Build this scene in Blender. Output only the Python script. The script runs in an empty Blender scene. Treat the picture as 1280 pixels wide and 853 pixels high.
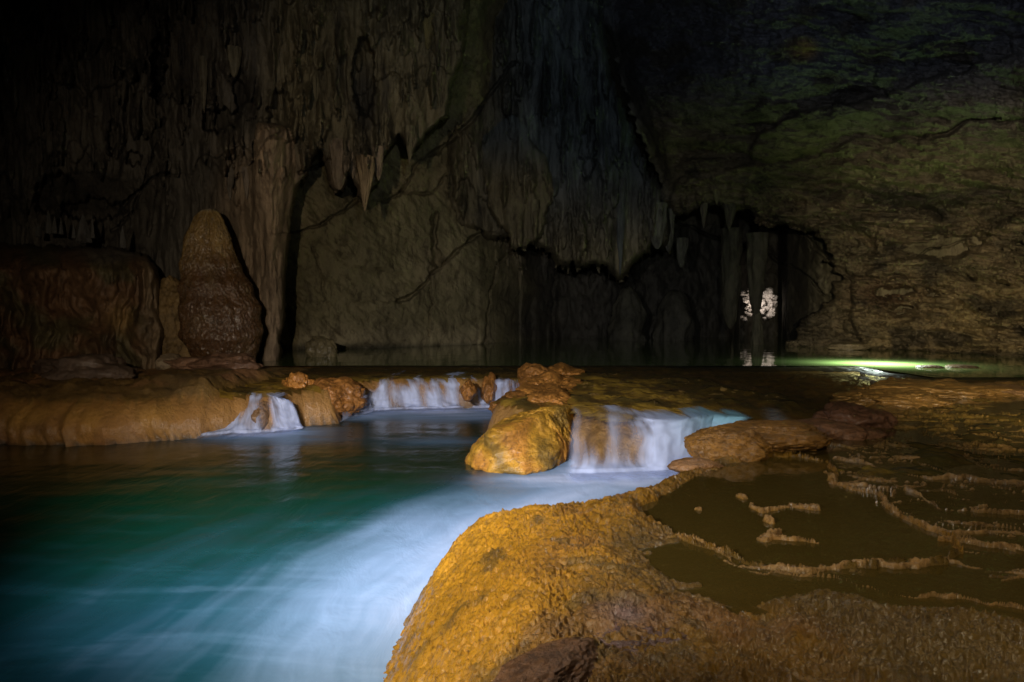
import bpy, math, time, numpy as np
T0 = time.time()
from mathutils import Vector

# ------------------------------------------------------------------ scene, camera, world, lights
S = bpy.context.scene
COL = S.collection
F = 853.333
PITCH = math.atan(31.5 / F)
CAMZ = 1.2
cam_d = bpy.data.cameras.new("camera")
cam_d.lens = 24.0; cam_d.sensor_width = 36.0
cam_d.clip_start = 0.05; cam_d.clip_end = 500
cam = bpy.data.objects.new("camera", cam_d); COL.objects.link(cam)
cam.location = (0, 0, CAMZ)
cam.rotation_euler = (math.pi / 2 - PITCH, 0, 0)
S.camera = cam

w = bpy.data.worlds.new("World"); S.world = w; w.use_nodes = True
bg = w.node_tree.nodes["Background"]          # deep in a cave: only a trace of cool light from the entrance behind the camera
bg.inputs[0].default_value = (0.42, 0.55, 0.75, 1)
bg.inputs[1].default_value = 0.004

S.view_settings.view_transform = 'Standard'
S.view_settings.look = 'None'
S.view_settings.exposure = 0.0
S.view_settings.gamma = 1.0
S.cycles.max_bounces = 5
S.cycles.diffuse_bounces = 2
S.cycles.transparent_max_bounces = 16
S.cycles.caustics_reflective = False
S.cycles.caustics_refractive = False
S.cycles.sample_clamp_indirect = 2.0
S.cycles.sample_clamp_direct = 6.0
S.cycles.use_denoising = True


def ray(px, py):
    x = (np.asarray(px, float) - 640) / F
    y = -(np.asarray(py, float) - 426.5) / F
    ca, sa = math.cos(PITCH), math.sin(PITCH)
    return x, ca + y * sa, -sa + y * ca


def G(px, py, z):                              # point of a level plane seen at a pixel
    x, y, zz = ray(px, py)
    t = (z - CAMZ) / zz
    return x * t, y * t


def W(px, py, Y):                              # point at distance Y
    x, y, zz = ray(px, py)
    t = Y / y
    return x * t, Y + 0 * t, CAMZ + zz * t


def lamp(name, kind, loc, target, power, color, size=0.03, cone=60, blend=1.0):
    d = bpy.data.lights.new(name, kind); d.energy = power; d.color = color
    d.shadow_soft_size = size
    if kind == 'SPOT':
        d.spot_size = math.radians(cone); d.spot_blend = blend
    o = bpy.data.objects.new(name, d); COL.objects.link(o); o.location = loc
    if target is not None:
        o.rotation_euler = (Vector(target) - Vector(loc)).to_track_quat('-Z', 'Y').to_euler()
    return o


# hand torches that lit the long exposure (shadows fall to the right); added fill lamps are marked
lamp("torch_on_wall", 'SPOT', (-1.7, 0.0, 2.1), W(390, 370, 20), 2150, (1.0, 0.83, 0.62), 0.04, 54, 1.0)
lamp("torch_on_river", 'SPOT', (-2.3, 0.4, 2.3), G(570, 545, -0.5) + (-0.5,), 3500, (0.94, 0.94, 1.0), 0.05, 60, 1.0)
lamp("torch_on_pool", 'SPOT', (-1.2, 0.3, 2.3), G(370, 700, -0.6) + (-0.6,), 165, (0.80, 0.92, 1.0), 0.05, 58, 1.0)
lamp("torch_on_bank", 'SPOT', (-1.9, 0.6, 1.75), (-0.15, 4.0, -0.2), 880, (1.0, 0.93, 0.78), 0.05, 58, 1.0)
lamp("fill_on_basins", 'SPOT', (0.9, 0.2, 2.5), (3.1, 5.6, 0.0), 360, (1.0, 0.86, 0.60), 0.05, 90, 1.0)  # unseen fill lamp, added to brighten the right terrace
lamp("overhead_glint_lamp", 'SPOT', (2.4, 8.0, 7.2), (1.4, 3.7, 0.0), 340, (1.0, 0.95, 0.86), 0.10, 60, 0.9)  # unseen lamp overhead, added for glints on the wet terrace
lamp("torch_on_right_wall", 'SPOT', (1.5, 0.0, 2.2), W(1230, 400, 22), 9000, (1.0, 0.87, 0.62), 0.05, 38, 1.0)
lamp("fill_on_vault", 'SPOT', (0.6, 0.0, 2.4), W(840, 80, 20), 1500, (0.84, 0.93, 1.0), 0.05, 75, 1.0)  # unseen fill lamp, added to lift the dark vault

# ------------------------------------------------------------------ noise
rng = np.random.default_rng(7)
PERM = np.tile(rng.permutation(256), 3)
GR = rng.normal(size=(256, 3)); GR /= np.linalg.norm(GR, axis=1)[:, None]
GR = GR.astype(np.float32)


def pn(x, y, z=0.0):
    x = np.asarray(x, np.float32); y = np.asarray(y, np.float32) + 0 * x; z = np.asarray(z, np.float32) + 0 * x
    x = x + 0 * y
    xi = np.floor(x).astype(np.int32); yi = np.floor(y).astype(np.int32); zi = np.floor(z).astype(np.int32)
    xf = x - xi; yf = y - yi; zf = z - zi
    u = xf * xf * xf * (xf * (xf * 6 - 15) + 10); v = yf * yf * yf * (yf * (yf * 6 - 15) + 10)
    ww = zf * zf * zf * (zf * (zf * 6 - 15) + 10)
    xi &= 255; yi &= 255; zi &= 255

    def g(a, b, c):
        h = PERM[PERM[PERM[xi + a] + yi + b] + zi + c]
        gg = GR[h]
        return gg[..., 0] * (xf - a) + gg[..., 1] * (yf - b) + gg[..., 2] * (zf - c)
    x1 = g(0, 0, 0) * (1 - u) + g(1, 0, 0) * u; x2 = g(0, 1, 0) * (1 - u) + g(1, 1, 0) * u
    x3 = g(0, 0, 1) * (1 - u) + g(1, 0, 1) * u; x4 = g(0, 1, 1) * (1 - u) + g(1, 1, 1) * u
    return ((x1 * (1 - v) + x2 * v) * (1 - ww) + (x3 * (1 - v) + x4 * v) * ww) * 1.6


def fbm(x, y, z=0.0, o=4, g=0.5):
    r = 0; a = 1.0; f = 1.0
    for i in range(o):
        r = r + a * pn(x * f + 17.3 * i, y * f + 5.1 * i, np.asarray(z) * f + 9.7 * i); a *= g; f *= 2.03
    return r


def ridge(x, y, z=0.0, o=3, g=0.5):
    r = 0; a = 1.0; f = 1.0
    for i in range(o):
        r = r + a * (1 - 2 * np.abs(pn(x * f + 31.3 * i, y * f + 7.1 * i, np.asarray(z) * f + 3.7 * i))); a *= g; f *= 2.1
    return r


def sstep(a, b, x):
    t = np.clip((x - a) / (b - a), 0, 1)
    return t * t * (3 - 2 * t)


def inside(x, y, poly):
    c = np.zeros(x.shape, bool); n = len(poly)
    for i in range(n):
        x0, y0 = poly[i]; x1, y1 = poly[(i + 1) % n]
        if y0 == y1: continue
        c ^= ((y0 > y) != (y1 > y)) & (x < (x1 - x0) * (y - y0) / (y1 - y0) + x0)
    return c


def dline(x, y, pts, closed=False):            # distance to a polyline and position along it
    best = np.full(x.shape, 1e9, np.float32); al = np.zeros(x.shape, np.float32); s = 0.0; x = x.astype(np.float32); y = y.astype(np.float32)
    n = len(pts)
    for i in range(n if closed else n - 1):
        x0, y0 = pts[i]; x1, y1 = pts[(i + 1) % n]
        dx, dy = x1 - x0, y1 - y0; L2 = dx * dx + dy * dy + 1e-12
        t = np.clip(((x - x0) * dx + (y - y0) * dy) / L2, 0, 1)
        d = np.hypot(x - x0 - t * dx, y - y0 - t * dy)
        m = d < best
        best = np.where(m, d, best); al = np.where(m, s + t * math.sqrt(L2), al); s += math.sqrt(L2)
    return best, al


def blur(a, r, it=2):
    for _ in range(it):
        for ax in (0, 1):
            p = np.pad(a, [(r + 1, r) if k == ax else (0, 0) for k in (0, 1)], mode='edge')
            c = np.cumsum(p, axis=ax)
            n = a.shape[ax]
            a = (np.take(c, range(2 * r + 1, 2 * r + 1 + n), axis=ax) - np.take(c, range(0, n), axis=ax)) / (2 * r + 1)
    return a


def lerp3(a, b, t):
    t = t[..., None]
    return a * (1 - t) + np.asarray(b) * t


# ------------------------------------------------------------------ mesh helpers
def link_mesh(name, verts, quads, mat, parent=None, attrs=None, smooth=True, tris=None):
    me = bpy.data.meshes.new(name)
    verts = np.asarray(verts, np.float32).reshape(-1, 3)
    faces = []
    nq = 0 if quads is None else len(quads); nt = 0 if tris is None else len(tris)
    me.vertices.add(len(verts)); me.vertices.foreach_set("co", verts.ravel())
    loops = np.concatenate([np.asarray(quads, np.int32).ravel() if nq else np.zeros(0, np.int32),
                            np.asarray(tris, np.int32).ravel() if nt else np.zeros(0, np.int32)])
    me.loops.add(len(loops)); me.loops.foreach_set("vertex_index", loops.astype(np.int32))
    starts = np.concatenate([np.arange(nq) * 4, nq * 4 + np.arange(nt) * 3]).astype(np.int32)
    me.polygons.add(nq + nt); me.polygons.foreach_set("loop_start", starts)
    me.update(calc_edges=True)
    if smooth:
        me.polygons.foreach_set("use_smooth", np.ones(nq + nt, bool))
    for k, v in (attrs or {}).items():
        v = np.asarray(v, np.float32)
        if v.ndim == 2:
            a = me.attributes.new(k, 'FLOAT_COLOR', 'POINT')
            c = np.ones((len(v), 4), np.float32); c[:, :3] = v[:, :3]
            a.data.foreach_set("color", c.ravel())
        else:
            a = me.attributes.new(k, 'FLOAT', 'POINT'); a.data.foreach_set("value", v.ravel())
    me.materials.append(mat)
    me.validate()
    o = bpy.data.objects.new(name, me); COL.objects.link(o)
    if parent: o.parent = parent
    return o


def tag(o, label=None, cat=None, group=None, kind=None):
    if label: o["label"] = label
    if cat: o["category"] = cat
    if group: o["group"] = group
    if kind: o["kind"] = kind
    return o


def quads_of(nr, nc):
    i = np.arange(nr * nc).reshape(nr, nc)
    return np.stack([i[:-1, :-1], i[1:, :-1], i[1:, 1:], i[:-1, 1:]], -1).reshape(-1, 4)


def grid_obj(name, X, Y, Z, mat, attrs=None, keep=None, parent=None, flip=False):
    nr, nc = X.shape
    q = quads_of(nr, nc)
    if flip: q = q[:, ::-1]
    if keep is not None:
        k = keep.ravel()
        q = q[k[q].all(1)] if keep.shape == X.shape else q[keep.ravel()]
    used = np.zeros(nr * nc, bool); used[q.ravel()] = True
    remap = np.cumsum(used) - 1
    V = np.stack([X, Y, Z], -1).reshape(-1, 3)[used]
    at = {}
    for kk, v in (attrs or {}).items():
        v = np.asarray(v); at[kk] = v.reshape(nr * nc, -1)[used] if v.ndim == 3 else v.ravel()[used]
    return link_mesh(name, V, remap[q], mat, parent, at)


# ------------------------------------------------------------------ materials
def newmat(name):
    m = bpy.data.materials.new(name); m.use_nodes = True
    nt = m.node_tree; nt.nodes.clear()
    out = nt.nodes.new('ShaderNodeOutputMaterial')
    return m, nt, out


def N(nt, typ, **kw):
    n = nt.nodes.new(typ)
    for k, v in kw.items():
        if k.startswith('i_'):
            key = k[2:]
            key = int(key) if key.isdigit() else key.replace('_', ' ')
            if isinstance(v, bpy.types.NodeSocket): nt.links.new(v, n.inputs[key])
            else: n.inputs[key].default_value = v
        else: setattr(n, k, v)
    return n


def ramp(nt, fac, stops):
    r = nt.nodes.new('ShaderNodeValToRGB'); nt.links.new(fac, r.inputs[0])
    e = r.color_ramp.elements
    e[0].position = stops[0][0]; e[0].color = (*stops[0][1], 1)
    e[1].position = stops[-1][0]; e[1].color = (*stops[-1][1], 1)
    for p, c in stops[1:-1]:
        k = e.new(p); k.color = (*c, 1)
    return r.outputs[0]


def mixc(nt, a, b, fac, mode='MIX'):
    n = nt.nodes.new('ShaderNodeMix'); n.data_type = 'RGBA'; n.blend_type = mode
    for s, v in ((0, fac), (6, a), (7, b)):
        if isinstance(v, bpy.types.NodeSocket): nt.links.new(v, n.inputs[s])
        else: n.inputs[s].default_value = v if s == 0 else (*v, 1)
    return n.outputs[2]


def noise(nt, scale, vec, detail=6, rough=0.6, dist=0.0):
    n = N(nt, 'ShaderNodeTexNoise', i_Scale=scale, i_Detail=detail, i_Roughness=rough, i_Distortion=dist)
    nt.links.new(vec, n.inputs['Vector'])
    return n.outputs['Fac']


def mapped(nt, scale):
    g = nt.nodes.new('ShaderNodeNewGeometry')
    m = N(nt, 'ShaderNodeMapping'); m.inputs['Scale'].default_value = scale
    nt.links.new(g.outputs['Position'], m.inputs['Vector'])
    return m.outputs[0]


def rock_mat(name, color=None, attr='tint', stretch=(1, 1, 1), fine=20.0, rough=(0.5, 0.85), bump=0.05, bscale=6.0,
             var=0.55, dark=(0.25, 0.22, 0.2), spec=0.4, coat=0.0, b2=0.25, spotf=0.7, coatr=0.2):
    m, nt, out = newmat(name)
    v = mapped(nt, stretch); v1 = mapped(nt, (1, 1, 1))
    if color is None:
        a = N(nt, 'ShaderNodeAttribute', attribute_name=attr); base = a.outputs['Color']
    else:
        base = mixc(nt, color, color, 0.5)
    n1 = noise(nt, bscale * 0.35, v, 8, 0.65, 0.3)
    n2 = noise(nt, bscale * 2.2, v, 6, 0.7)
    shade = ramp(nt, n1, [(0.28, (1 - var,) * 3), (0.5, (1.0,) * 3), (0.72, (1 + var * 0.7,) * 3)])
    c = mixc(nt, base, shade, 1.0, 'MULTIPLY')
    spot = ramp(nt, n2, [(0.36, dark), (0.5, (1, 1, 1))])
    c = mixc(nt, c, spot, spotf, 'MULTIPLY')
    n3 = noise(nt, fine, v1, 5, 0.7)
    r = N(nt, 'ShaderNodeMapRange', i_Value=n3, i_1=0.3, i_2=0.7, i_3=rough[0], i_4=rough[1])
    b1 = N(nt, 'ShaderNodeBump', i_Height=n2, i_Distance=bump, i_Strength=0.9)
    bb = N(nt, 'ShaderNodeBump', i_Height=n3, i_Distance=bump * b2, i_Strength=0.8, i_Normal=b1.outputs[0])
    p = N(nt, 'ShaderNodeBsdfPrincipled', i_Base_Color=c, i_Roughness=r.outputs[0], i_Normal=bb.outputs[0])
    p.inputs['Specular IOR Level'].default_value = spec
    if coat:
        p.inputs['Coat Weight'].default_value = coat; p.inputs['Coat Roughness'].default_value = coatr
        cb = N(nt, 'ShaderNodeBump', i_Height=n2, i_Distance=bump, i_Strength=0.35); nt.links.new(cb.outputs[0], p.inputs['Coat Normal'])
    nt.links.new(p.outputs[0], out.inputs[0])
    return m


M_wall = rock_mat("cave_limestone", stretch=(1, 1, 0.35), fine=14.0, b2=0.5, bump=0.12, bscale=1.6, var=0.5)
M_bed = rock_mat("bedded_limestone", stretch=(0.5, 0.5, 1.3), fine=13.0, b2=0.5, bump=0.16, bscale=1.8, var=0.55)
M_block = rock_mat("wet_red_flowstone", stretch=(1, 1, 0.7), fine=9.0, bump=0.07, bscale=2.6, rough=(0.3, 0.7), var=0.6)
M_mite = rock_mat("stalagmite_calcite", stretch=(1, 1, 0.5), fine=22.0, bump=0.05, bscale=9.0, rough=(0.12, 0.4), var=0.35, spec=0.8, coat=0.8)
M_terr = rock_mat("travertine", stretch=(1, 1, 1), fine=90.0, bump=0.02, bscale=16.0, rough=(0.15, 0.5), var=0.3, spec=0.22, coat=1.0, b2=0.8, coatr=0.12)
M_rock = rock_mat("river_boulder_rock", stretch=(1, 1, 1), fine=45.0, bump=0.03, bscale=9.0, rough=(0.2, 0.65), var=0.35, coat=0.35, b2=0.4)
M_dam = rock_mat("dam_flowstone", stretch=(1, 1, 0.8), fine=40.0, bump=0.05, bscale=8.0, rough=(0.2, 0.6), var=0.4, coat=0.4, spotf=0.25)


def water_mat(name, tint, rough=0.02, wave=(3.0, 0.01), stretch=(1, 1, 1), ior=1.33, frk=1.0, body=None, bodymix=0.0, attr=False):
    m, nt, out = newmat(name)
    v = mapped(nt, stretch)
    n = noise(nt, wave[0], v, 3, 0.5, 0.4)
    b = N(nt, 'ShaderNodeBump', i_Height=n, i_Distance=wave[1], i_Strength=1.0)
    fr = N(nt, 'ShaderNodeFresnel', i_IOR=ior, i_Normal=b.outputs[0])
    g = N(nt, 'ShaderNodeBsdfGlossy', i_Roughness=rough, i_Normal=b.outputs[0])
    g.inputs['Color'].default_value = (1, 1, 1, 1)
    t = N(nt, 'ShaderNodeBsdfTransparent'); t.inputs[0].default_value = (*tint, 1)
    under = t.outputs[0]
    if body:
        d = N(nt, 'ShaderNodeBsdfDiffuse'); d.inputs[0].default_value = (*body, 1); nt.links.new(b.outputs[0], d.inputs['Normal'])
        if attr: nt.links.new(N(nt, 'ShaderNodeAttribute', attribute_name='tint').outputs['Color'], d.inputs[0])
        mx = N(nt, 'ShaderNodeMixShader', i_0=bodymix); nt.links.new(under, mx.inputs[1]); nt.links.new(d.outputs[0], mx.inputs[2])
        under = mx.outputs[0]
    fm = N(nt, 'ShaderNodeMath', operation='MULTIPLY', i_1=frk); nt.links.new(fr.outputs[0], fm.inputs[0])
    ms = N(nt, 'ShaderNodeMixShader'); nt.links.new(fm.outputs[0], ms.inputs[0])
    nt.links.new(under, ms.inputs[1]); nt.links.new(g.outputs[0], ms.inputs[2])
    nt.links.new(ms.outputs[0], out.inputs[0])
    return m


M_upper = water_mat("still_green_water", (0, 0, 0), 0.03, (1.2, 0.012), (1, 0.6, 1), body=(0.13, 0.19, 0.06), bodymix=1.0)
M_basin = water_mat("brown_basin_water", (0.62, 0.50, 0.26), 0.03, (14.0, 0.0012), body=(0.13, 0.088, 0.02), bodymix=0.4)
M_stream = water_mat("shallow_stream_water", (0.95, 0.85, 0.55), 0.42, (4.0, 0.10), (1.0, 0.8, 1), ior=1.12, frk=0.08, body=(0.30, 0.19, 0.03), bodymix=0.55, attr=True)


def foam_pool_mat():
    m, nt, out = newmat("river_pool_water")
    a = N(nt, 'ShaderNodeAttribute', attribute_name='foam').outputs['Fac']
    c = N(nt, 'ShaderNodeAttribute', attribute_name='tint').outputs['Color']
    col = ramp(nt, a, [(0.0, (0, 0, 0)), (0.5, (1, 1, 1))])
    col = mixc(nt, c, (0.085, 0.225, 0.40), col)
    hi = ramp(nt, a, [(0.10, (0, 0, 0)), (0.45, (0.3, 0.3, 0.3)), (0.95, (1, 1, 1))])
    col = mixc(nt, col, (0.62, 0.72, 1.0), hi)
    v = mapped(nt, (1.2, 0.5, 1))
    n = noise(nt, 3.0, v, 4, 0.6, 0.5)
    b = N(nt, 'ShaderNodeBump', i_Height=n, i_Distance=0.03, i_Strength=0.5)
    p = N(nt, 'ShaderNodeBsdfPrincipled', i_Base_Color=col, i_Normal=b.outputs[0])
    r = N(nt, 'ShaderNodeMapRange', i_Value=a, i_3=0.22, i_4=0.9); nt.links.new(r.outputs[0], p.inputs['Roughness'])
    s = N(nt, 'ShaderNodeMapRange', i_Value=a, i_3=0.35, i_4=0.05); nt.links.new(s.outputs[0], p.inputs['Specular IOR Level'])
    nt.links.new(p.outputs[0], out.inputs[0])
    return m


def fall_mat():
    m, nt, out = newmat("falling_white_water")
    a = N(nt, 'ShaderNodeAttribute', attribute_name='alpha').outputs['Fac']
    c = N(nt, 'ShaderNodeAttribute', attribute_name='tint').outputs['Color']
    d = N(nt, 'ShaderNodeBsdfDiffuse'); nt.links.new(c, d.inputs[0])
    tl = N(nt, 'ShaderNodeBsdfTranslucent'); nt.links.new(c, tl.inputs[0])
    mx = N(nt, 'ShaderNodeMixShader', i_0=0.35); nt.links.new(d.outputs[0], mx.inputs[1]); nt.links.new(tl.outputs[0], mx.inputs[2])
    t = N(nt, 'ShaderNodeBsdfTransparent')
    ms = N(nt, 'ShaderNodeMixShader'); nt.links.new(a, ms.inputs[0])
    nt.links.new(t.outputs[0], ms.inputs[1]); nt.links.new(mx.outputs[0], ms.inputs[2])
    nt.links.new(ms.outputs[0], out.inputs[0])
    return m


M_pool = foam_pool_mat(); M_fall = fall_mat()

# ------------------------------------------------------------------ cave walls, curtains and vault
pxs = np.concatenate([np.linspace(-600, -12, 50)[:-1], np.linspace(-12, 1292, 1040), np.linspace(1292, 1900, 50)[1:]])
pys = np.concatenate([np.linspace(-700, -8, 50)[:-1], np.linspace(-8, 474, 385)])
PX, PY = np.meshgrid(pxs, pys)


def interp(x, tab):
    return np.interp(x, [t[0] for t in tab], [t[1] for t in tab])


EL = (395 - PY) / F
base_d = interp(PX, [(-600, 10), (-200, 15), (0, 20), (300, 23), (360, 24), (480, 26), (600, 29), (700, 36), (850, 37), (912, 38), (924, 44), (972, 44), (984, 34), (1010, 30),
                     (1100, 26), (1280, 23), (1900, 12)])
lean = interp(EL.ravel(), [(-0.1, 1.0), (0.05, 1.0), (0.2, 0.97), (0.46, 0.80), (0.8, 0.5), (1.3, 0.26)]).reshape(EL.shape)
D = base_d * lean
X0, Y0, Z0 = W(PX, PY, 22.0)                   # metres on a nominal wall, for the noise
tintc = np.zeros(PX.shape + (3,)) + np.array((0.245, 0.205, 0.105))
layer = np.zeros(PX.shape, int)
bedded = np.zeros(PX.shape)

# smooth mid wall: bowl and diagonal sags
D -= 0.9 * np.exp(-(((PX - 470) / 140) ** 2 + ((PY - 330) / 110) ** 2))
D += 0.30 * fbm(X0 * 0.35, Z0 * 0.35, 3.1, 4)
D += 0.22 * ridge(X0 * 0.55 + Z0 * 0.5, Z0 * 0.25 - X0 * 0.15, 1.7, 4, 0.55) * (PX < 650)
D += 0.035 * fbm(X0 * 3, Z0 * 2.0, 8.8, 4, 0.6)
tintc = lerp3(tintc, (0.30, 0.235, 0.13), sstep(0.0, 0.6, fbm(X0 * 0.3, Z0 * 0.3, 5.0, 3)) * 0.7)
tintc = lerp3(tintc, (0.40, 0.33, 0.19), sstep(395, 432, PY) * (PX < 620) * 0.8)  # torchlight along the wall foot put into a paler tint
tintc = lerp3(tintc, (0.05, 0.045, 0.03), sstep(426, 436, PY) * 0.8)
# the dark recess has its shade put into the rock colour, nearly black
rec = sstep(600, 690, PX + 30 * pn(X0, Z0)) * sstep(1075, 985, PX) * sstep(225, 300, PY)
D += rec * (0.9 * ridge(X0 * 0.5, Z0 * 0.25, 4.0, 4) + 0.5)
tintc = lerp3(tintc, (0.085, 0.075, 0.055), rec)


def teeth(px, seed, wl, amp):
    px = px[:1]
    t = 1 - np.abs(pn(px / wl + seed, seed * 1.7)) * 2.6
    t2 = 1 - np.abs(pn(px / (wl * 0.37) + seed * 3, seed * 0.7)) * 2.6
    return amp * (np.clip(t, -0.3, 1) * 0.65 + np.clip(t2, -0.3, 1) * 0.35)


def add_layer(idx, poly, depth, R, rad=4, jag=(0, 0, 0), sidejag=2.0, col=None, cmix=1.0):
    """lay a nearer sheet of rock over the wall: poly outlines it, its rim curls back by R metres"""
    global D, tintc, layer
    px2 = PX + sidejag * pn(PY[:, :1] / 9.0, idx * 3.3) + sidejag * 0.8 * pn(PX / 13.0, PY / 26.0, idx)
    py2 = PY - (teeth(PX, idx * 5.7 + 1, jag[0], jag[1]) if jag[1] else 0) + jag[2] * pn(PX / 25.0, PY / 25.0, idx + 9.0)
    m = inside(px2, py2 + 0 * PX, poly).astype(float)
    b = blur(m, rad, 2)
    t = np.clip((b - 0.5) * 2, 0, 1)
    dd = depth + R * (1 - t) ** 2
    ok = (m > 0.5) & (dd < D)
    D = np.where(ok, dd, D)
    if idx: layer = np.where(ok, idx, layer)
    if col is not None:
        tintc = np.where(ok[..., None], tintc * (1 - cmix) + np.asarray(col) * cmix, tintc)
    return ok


def crack(pts, width, depth, step=0.0, side=1):
    """a split in the rock; with step, one lip stands proud of the other"""
    xs_ = [p[0] for p in pts]; ys_ = [p[1] for p in pts]
    c0, c1 = np.searchsorted(pxs, [min(xs_) - 45, max(xs_) + 45]); r0, r1 = np.searchsorted(pys, [min(ys_) - 45, max(ys_) + 45])
    qx, qy = PX[r0:r1, c0:c1], PY[r0:r1, c0:c1]
    jx = qx + 5 * pn(qy / 17.0, 1.1) + 1.2 * pn(qx / 4.0, qy / 4.0); jy = qy + 4.5 * pn(qx / 21.0, 2.2) + 1.2 * pn(qx / 4.5, 4.2)
    d, _ = dline(jx, jy, pts)
    wv = width * (0.6 + 0.9 * np.clip(pn(qx / 20.0, qy / 20.0, 3.0) + 0.4, 0, 1))
    g = np.clip(1 - d / wv, 0, 1)
    dD = depth * np.sqrt(g)
    if step:
        dD = dD - step * np.clip(np.exp(-np.clip(d - wv, 0, None) / 12.0) - 0.03, 0, 1) * (g <= 0) * (jy < np.interp(jx, *zip(*sorted(pts))))
    D[r0:r1, c0:c1] += dD


# main vertical fluting for the curtain masses
flute = 0.30 * ridge(X0 * 0.75 + 0.2 * pn(X0, Z0 * 0.4), Z0 * 0.10, 2.0, 4, 0.55) + 0.10 * ridge(X0 * 3.2, Z0 * 0.35, 6.0, 3)
big = 0.6 * fbm(X0 * 0.25, Z0 * 0.16, 12.0, 3)


def tiers(seed, n, y0, y1, x0, x1, amp):
    """hanging lips one above the other, each fringed with small drips"""
    off = 0
    for k in range(n):
        yb = y0 + (y1 - y0) * (k + 0.5) / n
        ln = yb + 60 * pn(PX[:1] / 75.0, k * 3.1 + seed) + 22 * pn(PX[:1] / 23.0, k * 1.7 + seed) + teeth(PX, seed + k, 9.0 + 4 * (k % 3), 24) * sstep(-0.3, 0.4, pn(PX[:1] / 40.0, k * 2.3, 5.0))
        win = sstep(-0.1, 0.35, pn(PX[:1] / 85.0, k * 7.7 + seed, 2.0)) * (PX[:1] > x0) * (PX[:1] < x1)
        fade = np.clip(1 - (ln - PY) / 75.0, 0, 1)
        off = off - amp * win * (PY < ln) * fade * (0.6 + 0.4 * np.sqrt(np.clip((ln - PY) / 6.0, 0, 1)))
    return off


olive = np.array((0.185, 0.15, 0.082)); grey = np.array((0.135, 0.118, 0.092)); blue = np.array((0.125, 0.15, 0.165))
# mid draperies (bluish), overhanging the recess
mid_poly = [(545, -900), (545, 0), (552, 130), (530, 190), (548, 222), (560, 262), (575, 286), (600, 282), (618, 296), (640, 290), (668, 296), (690, 318),
            (712, 334), (738, 322), (762, 336), (776, 346), (800, 312), (822, 296), (838, 318), (843, 272), (836, 240), (812, 200), (790, 150), (765, 90), (752, 0), (740, -900)]
bl = sstep(560, 690, PX) * sstep(330, 170, PY)
ok = add_layer(2, mid_poly, (27.5 - 3 * sstep(0.1, 0.46, EL)) * np.where(EL > 0.46, lean / 0.8, 1) + flute * 1.2 + big + tiers(3.3, 5, 20, 320, 560, 860, 0.45), 2.2 - 1.6 * (EL > 0.22), 5, (13, 16, 6), 3)
mcol = lerp3(np.zeros(PX.shape + (3,)) + olive, blue, bl) * (0.85 + 0.7 * sstep(-0.2, 0.6, fbm(X0 * 1.8, Z0 * 0.22, 71.0, 4)) - 0.5 * sstep(0.1, 0.6, fbm(X0 * 1.3, Z0 * 0.3, 75.0, 4)))[..., None]
tintc = np.where(ok[..., None], mcol, tintc)
# the long tongue among them
ok = add_layer(3, [(598, 120), (600, 200), (612, 262), (630, 285), (640, 306), (654, 314), (667, 305), (678, 284), (690, 252), (692, 220), (683, 192), (668, 175), (650, 130), (630, 90)],
               26.5 + 0.9 * flute + 0.6 * big - 0.5 * np.exp(-(((PX - 650) / 34) ** 2)) + 0.0 * EL, 0.8, 3, (9, 9, 6), 4)
tintc = np.where(ok[..., None], lerp3(np.zeros(PX.shape + (3,)) + olive * 1.1, blue, sstep(240, 150, PY)), tintc)

# right wall and vault: bedded, rough rock
rpoly = [(770, -900), (748, -900), (752, 0), (775, 100), (800, 165), (822, 220), (836, 262), (858, 266), (880, 257), (905, 262), (930, 268), (945, 279),
         (985, 283), (1022, 290), (1034, 322), (1048, 352), (1040, 372), (1018, 392), (998, 404), (984, 436), (980, 500), (2300, 500), (2300, -900)]
rd = interp(PX, [(740, 28.2), (850, 28.3), (1000, 27), (1100, 25), (1280, 21.5), (1500, 17), (1900, 11)])
rl = interp(EL.ravel(), [(-0.1, 0.98), (0.0, 1.0), (0.1, 1.0), (0.15, 0.98), (0.22, 0.86), (0.32, 0.70), (0.46, 0.56), (0.8, 0.38), (1.3, 0.24)]).reshape(EL.shape)
lower = sstep(0.28, 0.12, EL)
bed = fbm(X0 * 0.35, Z0 * 1.3 + 0.25 * X0 * 0.3 + 0.4 * pn(X0 * 0.3, Z0 * 0.3), 21.0, 5, 0.62)
bed_r = ridge(X0 * 0.4 + 0.3 * pn(X0, Z0), Z0 * 1.5 + 0.08 * X0, 23.0, 4, 0.6)
step_q = np.floor(bed * 4) / 4
rl = 1 - (1 - rl) * sstep(700, 1000, PX) ** 0.7
rr = rd * rl + 0.9 * fbm(X0 * 0.22, Z0 * 0.25, 14.0, 3) + (0.5 * bed_r + 1.3 * step_q) * (0.35 + 0.5 * lower) + 0.10 * fbm(X0 * 3, Z0 * 4, 2.2, 3)
ok = add_layer(4, rpoly, rr, 0.5, 4, (22, 7, 10), 10)
rcol = lerp3(np.zeros(PX.shape + (3,)) + np.array((0.20, 0.158, 0.088)), (0.42, 0.31, 0.14), sstep(0.12, -0.02, EL) * sstep(1000, 1180, PX))  # lower right paler: part of its lit look is in the colour
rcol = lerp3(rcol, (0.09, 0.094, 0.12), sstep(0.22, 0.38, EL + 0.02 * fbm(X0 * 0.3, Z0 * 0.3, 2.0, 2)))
rcol = lerp3(rcol, (0.26, 0.17, 0.07), np.exp(-(((PX - 1003) / 20) ** 2 + ((PY - 62) / 15) ** 2) ** 2) * 0.9)
rcol = lerp3(rcol, (0.20, 0.10, 0.05), np.exp(-(((PX - 1110) / 45) ** 2 + ((PY - 368) / 20) ** 2)) * 0.8)
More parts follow.
